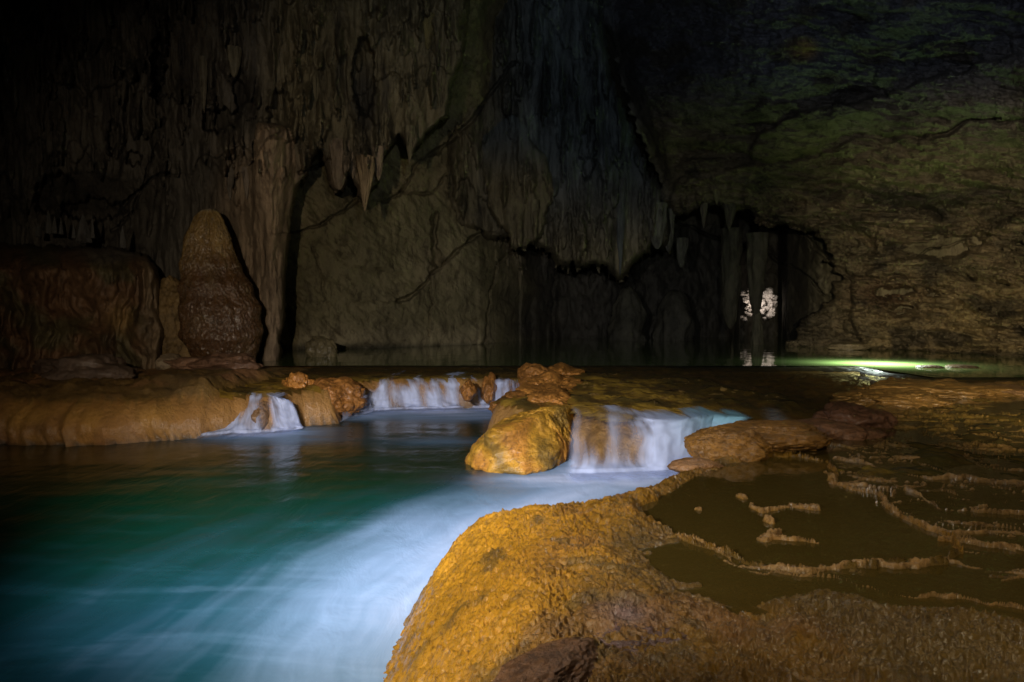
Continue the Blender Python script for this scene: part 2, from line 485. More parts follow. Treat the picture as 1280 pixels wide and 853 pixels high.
rcol = lerp3(rcol, (0.35, 0.255, 0.135), sstep(0.1, 0.5, fbm(X0 * 0.5 + 7, Z0 * 0.9, 37.0, 5, 0.6)) * 0.6 * sstep(0.25, 0.12, EL))
rcol = lerp3(rcol, (0.06, 0.05, 0.035), sstep(0.15, 0.55, fbm(X0 * 0.7, Z0 * 1.1, 31.0, 4)) * 0.7)
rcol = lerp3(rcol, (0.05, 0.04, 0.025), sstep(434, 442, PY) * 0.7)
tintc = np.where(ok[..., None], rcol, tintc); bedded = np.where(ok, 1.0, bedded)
# the draperies grow into the vault without a seam
dsm, _ = dline(PX, PY, [(745, -30), (756, 0), (780, 90), (803, 150), (828, 205), (838, 245)])
r1_ = int(np.searchsorted(pys, 262)); c0_ = int(np.searchsorted(pxs, 690)); c1_ = int(np.searchsorted(pxs, 890))
wsm = (np.exp(-(dsm / 17.0) ** 2) * (PY < 250))[:r1_, c0_:c1_]
D[:r1_, c0_:c1_] = D[:r1_, c0_:c1_] * (1 - wsm) + blur(D[:r1_, c0_:c1_], 11, 2) * wsm
for ch in range(3):
    tintc[:r1_, c0_:c1_, ch] = tintc[:r1_, c0_:c1_, ch] * (1 - wsm) + blur(tintc[:r1_, c0_:c1_, ch], 11, 2) * wsm
D[:r1_, c0_:c1_] += wsm * (0.25 * ridge(X0 * 1.5, Z0 * 0.8, 9.0, 3))[:r1_, c0_:c1_]
# its ledges
for pl, dep, R in (([(930, 268), (950, 276), (1020, 288), (1030, 275), (1100, 250), (1200, 230), (1290, 225), (1290, 155), (1215, 150), (1160, 176), (1066, 171), (1010, 200), (930, 205), (880, 215), (840, 225), (836, 262), (880, 257)], 0.55, 0.5),
                   ([(935, 202), (990, 204), (1035, 178), (1068, 168), (1120, 170), (1160, 175), (1212, 149), (1300, 156), (1300, 60), (1180, 90), (1100, 120), (1000, 140), (940, 170)], 0.7, 0.7),
                   ([(1060, 345), (1110, 330), (1180, 300), (1290, 262), (1320, 450), (1180, 455), (1080, 440), (1062, 400)], 0.8, 1.6)):
    jx = PX + 6 * pn(PX / 17, PY / 17, 5.0); jy = PY + 8 * pn(PX / 19, PY / 12, 6.0) + 3 * pn(PX / 5, 7.0)
    m = inside(jx, jy, pl).astype(float) * (layer == 4)
    t = np.clip((blur(m, 4, 2) - 0.5) * 2, 0, 1)
    D = D - m * (dep * (1 - (1 - t) ** 2))
crack([(1000, 287), (1032, 322), (1060, 346), (1090, 349), (1130, 348)], 3, 0.8)
crack([(945, 279), (985, 283), (1022, 291)], 4, 1.2)
crack([(838, 272), (900, 300), (960, 318), (1010, 345), (1030, 368)], 2, 0.8, 0.5)
crack([(1056, 318), (1150, 318), (1215, 296), (1290, 255)], 1.6, 0.5, 0.3)
crack([(1225, 388), (1248, 396)], 4, 0.9)
crack([(1080, 300), (1092, 312), (1085, 322)], 7, 0.8)
crack([(1145, 172), (1180, 168), (1212, 152), (1250, 150)], 2, 0.6)
crack([(1150, 262), (1172, 270)], 6, 0.8)

# left curtain, pillar and the stalactite mass above
cur_poly = [(-900, -900), (-900, 520), (352, 520), (352, 436), (349, 425), (356, 392), (356, 345), (361, 300), (363, 262), (372, 232), (388, 206), (402, 186),
            (409, 222), (420, 240), (430, 232), (436, 212), (447, 238), (456, 258), (463, 238), (472, 224), (480, 198), (489, 186), (498, 162), (506, 176), (512, 200),
            (520, 186), (534, 166), (548, 152), (560, 142), (566, 100), (580, 60), (587, 0), (600, -900)]
cd = interp(PX, [(-600, 9), (-200, 15), (0, 18.5), (200, 20), (300, 19.0), (340, 18.6), (370, 19.4), (600, 21)])
cl = interp(EL.ravel(), [(-0.1, 1.0), (0.1, 1.0), (0.2, 0.95), (0.46, 0.84), (0.8, 0.52), (1.3, 0.27)]).reshape(EL.shape)
alc = 1.5 * sstep(0.0, 1.0, 1 - np.hypot((PX - 120) / 130, (PY - 270) / 60)) + 0.8 * np.clip(1 - np.hypot((PX - 400) / 60, (PY - 90) / 130), 0, 1) * 0
cf = cd * cl + flute * 0.9 + big * 0.7 + tiers(1.0, 6, -10, 235, -20, 620, 0.5) + alc
ok = add_layer(1, cur_poly, cf, 1.3, 3, (7, 7, 3), 2.5)
ccol = lerp3(np.zeros(PX.shape + (3,)) + grey * 0.9, (0.36, 0.265, 0.17), sstep(250, 310, PX + 14 * pn(PX / 30, PY / 60)) * sstep(150, 250, PY))  # paler towards the pillar, torch brightness held in the tint
ccol = lerp3(ccol, olive * 1.15, sstep(300, 380, PX) * sstep(240, 150, PY))
ccol = lerp3(ccol, (0.40, 0.30, 0.20), sstep(185, 225, PY) * (PX > 400))  # stalactite tips paler, their torchlight put into the colour
ccol = lerp3(ccol, (0.035, 0.03, 0.025), np.exp(-(((PX - 455) / 18) ** 2 + ((PY - 125) / 50) ** 2) ** 2) * 0.9)  # these two dark tints paint the shade of recess holes
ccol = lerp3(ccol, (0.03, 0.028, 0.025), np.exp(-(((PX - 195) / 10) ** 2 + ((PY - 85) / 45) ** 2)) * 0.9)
ccol = lerp3(ccol, (0.04, 0.035, 0.03), sstep(0.25, 0.7, fbm(X0 * 1.4, Z0 * 0.3, 41.0, 4)) * 0.7)
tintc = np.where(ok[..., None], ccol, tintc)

# hundreds of drips and ribs grown onto the curtains, each sharp below and merging with the rock above
rd_ = np.random.default_rng(11)


def drips(n, x0, x1, y0, y1, lid, wmin, wmax, lmin, lmax, pmax, tintv=None):
    for _ in range(n):
        cx = rd_.uniform(x0, x1); ty = rd_.uniform(y0, y1); L = rd_.uniform(lmin, lmax) * rd_.uniform(0.5, 1); w_ = rd_.uniform(wmin, wmax) * rd_.uniform(0.4, 1); p_ = rd_.uniform(0.25, pmax)
        c0, c1 = np.searchsorted(pxs, [cx - w_ - 3, cx + w_ + 3]); r0, r1 = np.searchsorted(pys, [ty - L, ty + 1])
        if c1 - c0 < 3 or r1 - r0 < 4 or pn(cx / 45.0, ty / 45.0, lid[0]) < -0.08: continue
        qx, qy = PX[r0:r1, c0:c1], PY[r0:r1, c0:c1]
        t = np.clip((qy - (ty - L)) / L, 0, 1)
        ww = w_ * np.clip(1 - t ** 2.2, 0, 1) ** 0.8 * (0.6 + 0.4 * t) + 0.3
        dx = (qx - cx + 2.0 * pn(qy[:, :1] / 14.0, cx) * 1.0) / ww
        m = (np.abs(dx) < 1) & np.isin(layer[r0:r1, c0:c1], lid)
        h = p_ * sstep(0, 0.85, t) * np.sqrt(np.clip(1 - dx * dx, 0, 1))
        D[r0:r1, c0:c1] -= np.where(m, h, 0)
        if rd_.random() < 0.35:
            k_ = 1 + rd_.uniform(0.1, 0.5) * sstep(0.3, 1, t)
            tintc[r0:r1, c0:c1] *= np.where(m, k_, 1)[..., None]


drips(520, -10, 600, 0, 235, (1,), 4, 13, 25, 110, 0.9)
drips(60, -10, 300, 200, 300, (1,), 3, 8, 15, 60, 0.6)
drips(40, 395, 520, 150, 225, (1,), 5, 12, 30, 80, 0.9)
drips(400, 550, 850, 0, 330, (2, 3), 4, 12, 25, 120, 0.9)
drips(60, 690, 850, 230, 335, (2,), 3, 8, 15, 70, 0.8)
drips(30, 810, 1010, 255, 300, (4,), 4, 10, 12, 30, 0.9)
drips(60, 610, 800, 300, 360, (0,), 3, 9, 15, 60, 0.8)
# deep ragged hollows
for hx, hy, hrx, hry, hd in ((197, 85, 9, 42, 1.6), (275, 150, 22, 14, 1.3), (70, 245, 26, 28, 1.4), (115, 262, 40, 12, 1.2), (455, 95, 14, 48, 1.5), (168, 200, 10, 8, 0.8), (585, 45, 9, 45, 1.2), (640, 130, 8, 25, 0.8), (735, 190, 9, 40, 0.9), (140, 170, 6, 20, 0.8), (300, 120, 8, 22, 0.8), (350, 140, 16, 26, 1.0), (292, 215, 6, 25, 0.7)):
    e = ((PX - hx + 6 * pn(PX / 9, PY / 14, hx)) / hrx) ** 2 + ((PY - hy + 10 * pn(PX / 6, PY / 30, hy)) / hry) ** 2
    D += hd * sstep(1.25, 0.7, e) * np.isin(layer, (1, 2))

# rock pillar standing proud of the curtain
ok = add_layer(5, [(318, 150), (312, 260), (316, 330), (312, 400), (318, 450), (318, 520), (352, 520), (352, 436), (350, 425), (357, 392), (357, 345), (362, 300), (365, 262), (374, 230), (384, 205), (370, 160)],
               cf - 0.7 + 0.35 * ((PX - 338) / 22.0) ** 2, 0.8, 3, (5, 3, 2), 1.5)
tintc = np.where(ok[..., None], np.array((0.40, 0.29, 0.185)) * (1 + 0.25 * fbm(X0 * 2, Z0 * 0.3, 3, 3))[..., None], tintc)  # pillar's torchlit brightness kept up by its pale colour

# cracks across the mid wall
crack([(364, 291), (398, 283), (420, 268), (446, 251)], 2.6, 0.7, 0.35)
crack([(479, 253), (497, 245), (512, 222), (524, 200), (545, 190), (565, 172), (590, 150), (640, 80)], 3, 0.8, 0.4)
crack([(496, 378), (520, 366), (538, 345), (560, 325), (585, 300), (604, 290)], 2.6, 0.7, 0.35)
crack([(606, 430), (612, 370), (622, 330), (640, 318)], 1.8, 0.6, 0.3)
crack([(536, 335), (540, 380), (534, 420)], 1.6, 0.5)
crack([(500, 240), (540, 243), (555, 220)], 1.8, 0.5, 0.2)
crack([(392, 310), (400, 340), (408, 380)], 1.5, 0.3)
crack([(375, 215), (395, 210), (410, 200)], 3, 0.7)
crack([(545, 268), (543, 300), (547, 330)], 6, 0.7)
crack([(150, 260), (190, 222), (210, 218)], 2.5, 0.6, 0.3)
crack([(140, 290), (165, 265), (175, 240), (205, 150)], 2, 0.6)
crack([(690, 330), (692, 350), (690, 425)], 2, 0.6)

# left flowstone block
blk = [(-900, 300), (-100, 296), (0, 303), (60, 306), (110, 305), (150, 308), (180, 318), (197, 335), (203, 356), (201, 385), (205, 400), (204, 430), (200, 470), (200, 520), (-900, 520)]
bf = fbm(X0 * 0.5, Z0 * 0.4, 51.0, 4)
bd = 15.6 + 0.5 * bf + 0.35 * ridge(X0 * 0.9 + 0.5 * bf, Z0 * 0.25, 52.0, 3) + 1.6 * sstep(340, 300, PY) - 0.8 * sstep(360, 470, PY) \
    - 0.55 * np.exp(-(((PX - 150) / 22) ** 2 + ((PY - 420) / 60) ** 2)) + 0.5 * np.exp(-(((PX - 110) / 26) ** 2 + ((PY - 400) / 16) ** 2)) \
    + 0.012 * np.clip(PX - 120, 0, None)
bd = np.where(PX < 0, bd * interp(PX, [(-600, 0.6), (0, 1)]), bd)
ok = add_layer(6, blk, bd, 1.4, 4, (12, 4, 4), 3)
bc = lerp3(np.zeros(PX.shape + (3,)) + np.array((0.18, 0.10, 0.05)), (0.12, 0.095, 0.045), sstep(-0.1, 0.4, fbm(X0 * 0.6, Z0 * 0.7, 53.0, 3)))
bc = lerp3(bc, (0.25, 0.21, 0.16), sstep(332, 312, PY + 10 * bf) * sstep(60, 140, PX))
bc = lerp3(bc, (0.31, 0.19, 0.07), np.exp(-(((PX - 152) / 17) ** 2 + ((PY - 398) / 18) ** 2)))
bc = lerp3(bc, (0.24, 0.17, 0.10), sstep(165, 190, PX))
tintc = np.where(ok[..., None], bc, tintc)

XW, YW, ZW = W(PX, PY, D)
dfx = 0.03 * fbm(XW * 2.5, ZW * 2.0, YW * 2.5, 4, 0.6)
XW = XW + dfx
q = quads_of(*PX.shape)
lf = layer.ravel()[q].max(1)
spec_l = {
    0: ("cave_back_wall", M_wall, None),
    1: ("flowstone_curtain", M_wall, ("broad fluted grey flowstone curtain covering the left wall, ending in a ragged stalactite mass", "flowstone")),
    2: ("rock_drapery", M_wall, ("bluish folded rock draperies hanging over the dark recess in the middle of the wall", "drapery")),
    3: ("rock_drapery", M_wall, ("long olive tongue of rock hanging with a rounded tip left of the recess", "drapery")),
    4: ("cave_vault", M_bed, None),
    5: ("rock_pillar", M_wall, ("pale brown fluted rock pillar just right of the large stalagmite", "rock pillar")),
    6: ("flowstone_block", M_block, ("big red brown flowstone block at the left edge, left of the stalagmite", "flowstone block")),
}
for li, (nm, mt, lab) in spec_l.items():
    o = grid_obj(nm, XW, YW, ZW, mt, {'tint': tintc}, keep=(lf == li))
    if lab is None: tag(o, kind='structure')
    else: tag(o, lab[0], lab[1])


# ------------------------------------------------------------------ lofted and blobby rocks
def ico(n):
    import bmesh
    bm = bmesh.new(); bmesh.ops.create_icosphere(bm, subdivisions=n, radius=1)
    v = np.array([x.co[:] for x in bm.verts]); f = np.array([[x.index for x in p.verts] for p in bm.faces]); bm.free()
    return v, f


ICO = {k: ico(k) for k in (4, 5, 6)}


def blob(name, loc, rad, mat, col, seed=0, sub=5, rz=0.0, amp=0.28, flat=0.0, sharp=0.0, parent=None, colvar=0.3, power=1.0, fine=0.055):
    v, f = ICO[sub]
    v = v.copy()
    n = v.copy()
    sg = np.sign(v) * np.abs(v) ** power        # power < 1 squares the blob off
    d = amp * fbm(v[:, 0] * 1.1 + seed, v[:, 1] * 1.1, v[:, 2] * 1.1 + seed, 4, 0.38) + sharp * ridge(v[:, 0] * 1.5 + seed, v[:, 1] * 1.5, v[:, 2] * 1.5, 3)
    d = d + fine * fbm(v[:, 0] * 7 + seed, v[:, 1] * 7, v[:, 2] * 7, 4, 0.6)
    v = sg * (1 + d)[:, None]
    if flat: v[:, 2] = np.where(v[:, 2] < -flat, -flat + (v[:, 2] + flat) * 0.15, v[:, 2])
    v = v * np.asarray(rad)
    c, s = math.cos(rz), math.sin(rz)
    v = np.stack([v[:, 0] * c - v[:, 1] * s, v[:, 0] * s + v[:, 1] * c, v[:, 2]], 1)
    t = np.asarray(col)[None] * (1 + colvar * fbm(v[:, 0] * 3 / max(rad) + seed, v[:, 1] * 3 / max(rad), v[:, 2] * 3 / max(rad), 3))[:, None]
    o = link_mesh(name, v, None, mat, parent, {'tint': t}, tris=f)
    o.location = loc
    return o


# the stalagmite: an egg-shaped cone with three swelling tiers
prof = [(261, 263, 265.5), (262.5, 256, 272), (266, 251, 276), (274, 246.5, 280), (296, 236, 288), (324, 232, 294), (352, 231, 309), (375, 231, 319.5), (398, 230, 323.5), (423, 231.5, 324.5), (437, 238, 321), (451, 246, 316), (462, 250, 310)]
YS = 17.0
nz, na = 260, 300
tt = np.linspace(0, 1, nz)
pyv = 261 + (462 - 261) * tt ** 1.15
lx = np.interp(pyv, [p[0] for p in prof], [p[1] for p in prof]); rx = np.interp(pyv, [p[0] for p in prof], [p[2] for p in prof])
k = np.ones(9) / 9
lx = np.convolve(np.pad(lx, 4, 'edge'), k, 'valid'); rx = np.convolve(np.pad(rx, 4, 'edge'), k, 'valid')
lx[0] = rx[0] = 264
cxs = (lx + rx) / 2; rads = (rx - lx) / 2 / F * YS
a = np.linspace(0, 2 * math.pi, na, endpoint=False)
A, T = np.meshgrid(a, np.arange(nz))
zc = W(264, pyv, YS)[2][T]; xc = ((cxs - 640) / F * YS)[T]; rr_ = rads[T]
ca_, sa_ = np.cos(A), np.sin(A)
wob = 0.035 * fbm(ca_ * 1.4, sa_ * 1.4, zc * 0.9, 3)
tier = 0.075 * np.maximum.reduce([np.exp(-(((zc - z_) + 0.18 * pn(ca_ * 1.3, sa_ * 1.3, z_) ) / 0.16) ** 2) for z_ in (0.75, 1.35, 1.95, 2.5)])
drip = 0.03 * ridge(ca_ * 11 + 0.3 * pn(zc * 3, A * 2), sa_ * 11, zc * 7, 3) * sstep(3.9, 3.2, zc) + 0.03 * fbm(ca_ * 5, sa_ * 5, zc * 4, 3)
flange = 0.07 * np.exp(-(((A - 5.6 + 0.12 * zc) / 0.10) ** 2)) * sstep(0.6, 1.6, zc)
sc_ = np.clip(T / 12.0, 0, 1)
R_ = rr_ * (0.98 + (wob + tier - 0.02) * sc_) + (drip - flange) * sc_
R_[0] = 0.001
Xs = xc + R_ * ca_; Ysg = YS + R_ * sa_ * 0.9; Zs = zc
i = np.arange(nz * na).reshape(nz, na); j = np.roll(i, -1, 1)
qs = np.stack([i[:-1], i[1:], j[1:], j[:-1]], -1).reshape(-1, 4)
ctint = np.zeros(Xs.shape + (3,)) + np.array((0.15, 0.075, 0.028))
ctint = lerp3(ctint, (0.36, 0.23, 0.075), sstep(2.0, 3.3, zc + 0.5 * pn(ca_ * 2, sa_ * 2, zc * 2)))  # golden top, raised to carry the warm light there
ctint = lerp3(ctint, (0.42, 0.37, 0.29), sstep(3.72, 3.86, zc + 0.05 * pn(ca_ * 3, sa_ * 3)))
ctint = lerp3(ctint, (0.19, 0.115, 0.045), sstep(0.0, 0.6, fbm(ca_ * 2, sa_ * 2, zc * 1.5, 3)) * 0.6)
o = link_mesh("stalagmite", np.stack([Xs, Ysg, Zs], -1), qs[:, ::-1], M_mite, None, {'tint': ctint.reshape(-1, 3)})
tag(o, "tall egg shaped brown stalagmite with a pale tip standing before the curtain wall", "stalagmite")


def wx(px, py, Y): return tuple(float(q_) for q_ in W(px, py, Y))
def gx(px, py, z): return (*[float(q_) for q_ in G(px, py, z)], z)


ochre = (0.42, 0.235, 0.045); brown = (0.27, 0.135, 0.06); red = (0.33, 0.15, 0.05)


# ------------------------------------------------------------------ river bed, dam and lower pool
ZL = -0.6
lp_px = [(-400, 575), (-120, 560), (0, 556), (100, 556), (200, 551), (252, 547), (300, 541), (345, 539), (385, 533), (430, 530), (432, 520), (470, 513), (540, 511), (600, 511),
         (650, 513), (640, 522), (620, 536), (600, 548), (640, 560), (700, 575), (705, 590), (760, 591), (830, 586), (885, 578)]
lp = [tuple(float(q_) for q_ in G(a_, b_, ZL)) for a_, b_ in lp_px]
lp += [(3.4, 7.6), (2.0, 6.2), (1.2, 5.2), (0.6, 4.6), (0.2, 4.0), (0.2, 0.5), (-9, 0.5), (-9, 5)]
gpx = np.linspace(-220, 1330, 760)
gpy = np.concatenate([np.linspace(452.5, 480, 70)[:-1], np.linspace(480, 640, 260)])
GX, GY = np.meshgrid(gpx, gpy)
x, y = G(GX, GY, -0.02 - 0.25 * sstep(540, 640, GY))
dd, _ = dline(x, y, lp, True)
ins = inside(x, y, lp)
sd = np.where(ins, -dd, dd)
sd = sd + 0.07 * fbm(x * 1.3, y * 1.3, 2.0, 3)
left = sstep(-4.2, -4.8, x)
wdt = 0.32 + 0.95 * sstep(0.0, 0.8, x) + 0.25 * left
face = sstep(-0.12, 1.0, sd / wdt) ** 0.75
ht = ZL - 0.15 + (0.15 - ZL) * face                      # crest at z = 0
ht -= 0.05 * sstep(0.2, 1.0, sd / wdt)
# left shelf stands a little higher and folds over its edge
shelf = sstep(-4.55, -4.95, x + 0.15 * pn(y, 3.0)) * sstep(15.0, 13.6, y)
ht += shelf * (0.08 * sstep(0.2, 1.2, sd) + 0.08 * fbm(x * 1.1, y * 1.1, 3.0, 4) + 0.05 * ridge(x * 1.6, y * 2.0, 8.0, 3)) * (sd > 0)
ht += shelf * 0.14 * np.exp(-(((x + 5.2) / 1.2) ** 2 + ((y - 11.0) / 0.9) ** 2))
fold = ridge(x * 2.6 + 0.4 * pn(x, y), y * 0.3, 1.0, 2)
# rough rock under the stream; smaller in the channels
ht += 0.035 * fbm(x * 2.6, y * 2.6, 5.0, 4) + 0.05 * fbm(x * 0.8, y * 0.8, 9.0, 2) * (sd > 0.4)
ht += 0.022 * ridge(x * 5 + fbm(x, y, o=2), y * 4, 7.0, 2) * (sd > 0.1)
ht += 0.05 * fbm(x * 2.2, y * 1.6, 31.0, 3) * (sd > 0.7) * (x > -0.5)
# stepped bulges in the right falls
rc = sstep(0.3, 0.9, x) * (x < 4.5)
ht += rc * 0.10 * fbm(x * 2.2, y * 1.5, 11.0, 3) * np.exp(-((sd - 0.5) / 0.5) ** 2)
ht = np.where(y > 15.6, np.minimum(ht, -0.03 + 0.02 * pn(x * 3, y * 3)), ht)
ht = np.where((y > 16.4), -0.06, ht)
ht -= 0.10 * sstep(3.6, 4.6, x) * sstep(9.0, 10.5, y)
ht = np.minimum(ht, np.where(ins & (sd < -0.1), -0.8, 9))
# bulge the shelf front outwards with flowstone folds
tz = np.clip((ht - ZL) / 0.6, 0, 1)
bul = np.sin(math.pi * np.clip(tz * 0.95, 0, 1)) * (0.10 + 0.10 * left) + left * 0.13 * fold * (0.4 + 0.9 * sstep(-0.3, 0.4, pn(x * 0.9, 7.0))) * np.clip(1.4 - tz, 0, 1)
yb = y - bul * (sd > -0.4)
zb = ht
tb = np.zeros(x.shape + (3,)) + np.array((0.30, 0.17, 0.04))
tb = lerp3(tb, (0.14, 0.09, 0.03), sstep(0.05, 0.5, fbm(x * 1.6, y * 1.6, 20.0, 4)))
tb = lerp3(tb, (0.14, 0.085, 0.03), shelf * sstep(0.93, 1.0, tz) * 0.75)
tb = lerp3(tb, (0.38, 0.185, 0.05), (tz < 0.93) * 0.75 * (1 - 0.4 * (x > 0)))
tb = lerp3(tb, (0.46, 0.25, 0.055), left * sstep(0.95, 0.7, tz) * sstep(-0.2, 0.4, fbm(x * 1.2, zb * 2, 4.0, 2)) * 0.6)
tb = lerp3(tb, (0.30, 0.14, 0.06), sstep(0.0, 0.5, fbm(x * 0.9, y * 0.9, 77.0, 3)) * shelf * 0.7)
tb = lerp3(tb, (0.03, 0.02, 0.01), sstep(ZL + 0.06, ZL + 0.0, zb) * 0.9)
o = grid_obj("riverbed", x, yb, zb, M_dam, {'tint': tb}); tag(o, kind='structure')

# stream water over the bed
chan = (sd > 0.05) & (x > -4.7) & (zb > -0.35)
sx, sy = x, y
sz = zb * 0.3 + np.where(y > 15.5, 0, -0.02 - 0.02 * sstep(15.5, 10, y)) * 0.7 + 0.02 + 0.010 * fbm(x * 3 + fbm(x, y, o=2), y * 2, 3.3, 3)
sz = np.maximum(sz, zb + 0.012)
stt = np.zeros(x.shape + (3,)) + np.array((0.42, 0.26, 0.04))
stt = lerp3(stt, (0.05, 0.045, 0.015), sstep(0.1, 0.9, sstep(1.8, 3.4, x + 0.4 * pn(x, y)) + sstep(12, 15.5, y)))
stt = lerp3(stt, (0.06, 0.05, 0.02), sstep(0.0, 0.35, fbm(x * 2.2, y * 1.3, 91.0, 4)) * 0.85)
stt = lerp3(stt, (0.35, 0.42, 0.5), np.exp(-(((x - 3.25 - 0.25 * (y - 8.3)) / 0.10) ** 2 + ((y - 8.4) / 0.5) ** 2)) * 0.5)
tb_dark = sstep(2.4, 3.6, x) * sstep(8.0, 9.0, y)
o = grid_obj("stream_water", sx[::2, ::2], sy[::2, ::2], sz[::2, ::2], M_stream, {'tint': stt[::2, ::2]}, keep=((chan & (y < 16.6) & ~(shelf > 0.3)))[::2, ::2]); tag(o, kind='structure')

# the still upper pool behind the dam
xx = np.linspace(-30, 30, 120); yy = np.concatenate([np.linspace(9, 16.0, 20)[:-1], np.linspace(16, 45, 60)])
XX, YY = np.meshgrid(xx, yy)
keep_u = ((YY > 16.2) | ((XX > 8.0) & (YY > 13.2)))
o = grid_obj("upper_pool_water", XX, YY, np.zeros(XX.shape) - 0.012, M_upper, keep=keep_u, flip=True); tag(o, kind='structure')
bm_ = np.linspace(-40, 40, 30); XX, YY = np.meshgrid(bm_, np.linspace(-6, 60, 30))
o = grid_obj("ground", XX, YY, -1.4 + 0.1 * fbm(XX * 0.2, YY * 0.2), M_dam, {'tint': np.zeros(XX.shape + (3,)) + np.array((0.1, 0.07, 0.04))}); tag(o, kind='structure')

# lower pool: emerald water with long drifting foam
fx, fy = np.meshgrid(np.linspace(-420, 960, 480), np.concatenate([np.linspace(505, 600, 130)[:-1], np.linspace(600, 1100, 240)]))
x, y = G(fx, fy, ZL)
tedge = [tuple(float(q_) for q_ in G(a_, b_, ZL)) for a_, b_ in [(900, 572), (800, 592), (700, 625), (620, 665), (560, 712), (520, 760), (490, 830), (470, 900), (420, 1100)]]
de, al = dline(x, y, tedge)
u = de; # across the current
warp = 0.25 * fbm(x * 0.7, y * 0.7, 1.0, 3)
st = fbm((de + warp * 0.5) * 3.0, al * 0.35, 3.0, 5, 0.62)
st2 = fbm((de + warp) * 1.1, al * 0.22, 8.0, 3, 0.6)
width = interp(al.ravel(), [(0, 0.25), (0.8, 0.55), (2.0, 0.8), (3.2, 0.95), (6, 1.1)]).reshape(al.shape)
foam = interp(al.ravel(), [(0, 0.95), (1.5, 0.85), (4, 0.6), (6, 0.5)]).reshape(al.shape) * np.exp(-(np.clip(de, 0, None) / (0.82 * width * (1.0 + 0.35 * st2))) ** 1.6)
foam *= 1 + 0.12 * st
foam += 0.08 * np.exp(-(de / 2.4) ** 2) * (1 + 0.7 * st) * sstep(7.5, 5.5, y)
foam *= 1 - 0.45 * sstep(4.2, 2.2, y)
wisps = np.clip(fbm(x * 0.5 + 0.15 * y, y * 3.5 + 0.6 * fbm(x * 0.5, y * 0.5, o=2), 4.0, 5, 0.65), 0, 1)
foam += (0.02 + 0.03 * sstep(7.0, 5.0, y)) * wisps * sstep(-7, -2, x)


def puff(px, py, rx_, ry_, amp, k=1.0):
    global foam
    cx_, cy_ = G(px, py, ZL); x1_, _ = G(px + rx_, py, ZL); _, y1_ = G(px, py - ry_, ZL)
    e = ((x - cx_) / (x1_ - cx_)) ** 2 + ((y - cy_) / (y1_ - cy_)) ** 2
    foam = np.maximum(foam, foam * 0.4 + amp * np.exp(-e ** k) * (1 + 0.35 * fbm(x * 1.2, y * 5, 5.0, 3)))


puff(325, 541, 75, 8, 0.8); puff(350, 549, 80, 7, 0.25)
puff(455, 520, 35, 5, 0.65); puff(545, 514, 110, 6, 0.9); puff(580, 521, 95, 6, 0.45); puff(560, 552, 90, 6, 0.18)
puff(640, 520, 25, 9, 0.6); puff(790, 590, 100, 16, 1.0); puff(700, 600, 90, 10, 0.75)
foam = np.clip(foam, 0, 1)
wt = np.zeros(x.shape + (3,)) + np.array((0.001, 0.050, 0.019))
wt = lerp3(wt, (0.003, 0.058, 0.062), sstep(5.6, 3.6, y + 0.3 * st2))
wt = lerp3(wt, (0.012, 0.028, 0.010), sstep(6.4, 8.4, y + 0.4 * st2))  # far water browner: a dark reflection painted into the tint
wt = lerp3(wt, (0.05, 0.030, 0.004), np.exp(-(((x + 0.05) / 0.75) ** 2 + ((y - 7.55) / 0.38) ** 2)))  # golden boulder's reflection painted into the water colour
wt = wt * (1 + 0.25 * wisps)[..., None]
o = grid_obj("lower_pool_water", x, y, ZL + 0.006 * fbm(x * 1.2, y * 2, 2.0, 3), M_pool, {'foam': foam, 'tint': wt}); tag(o, kind='structure')


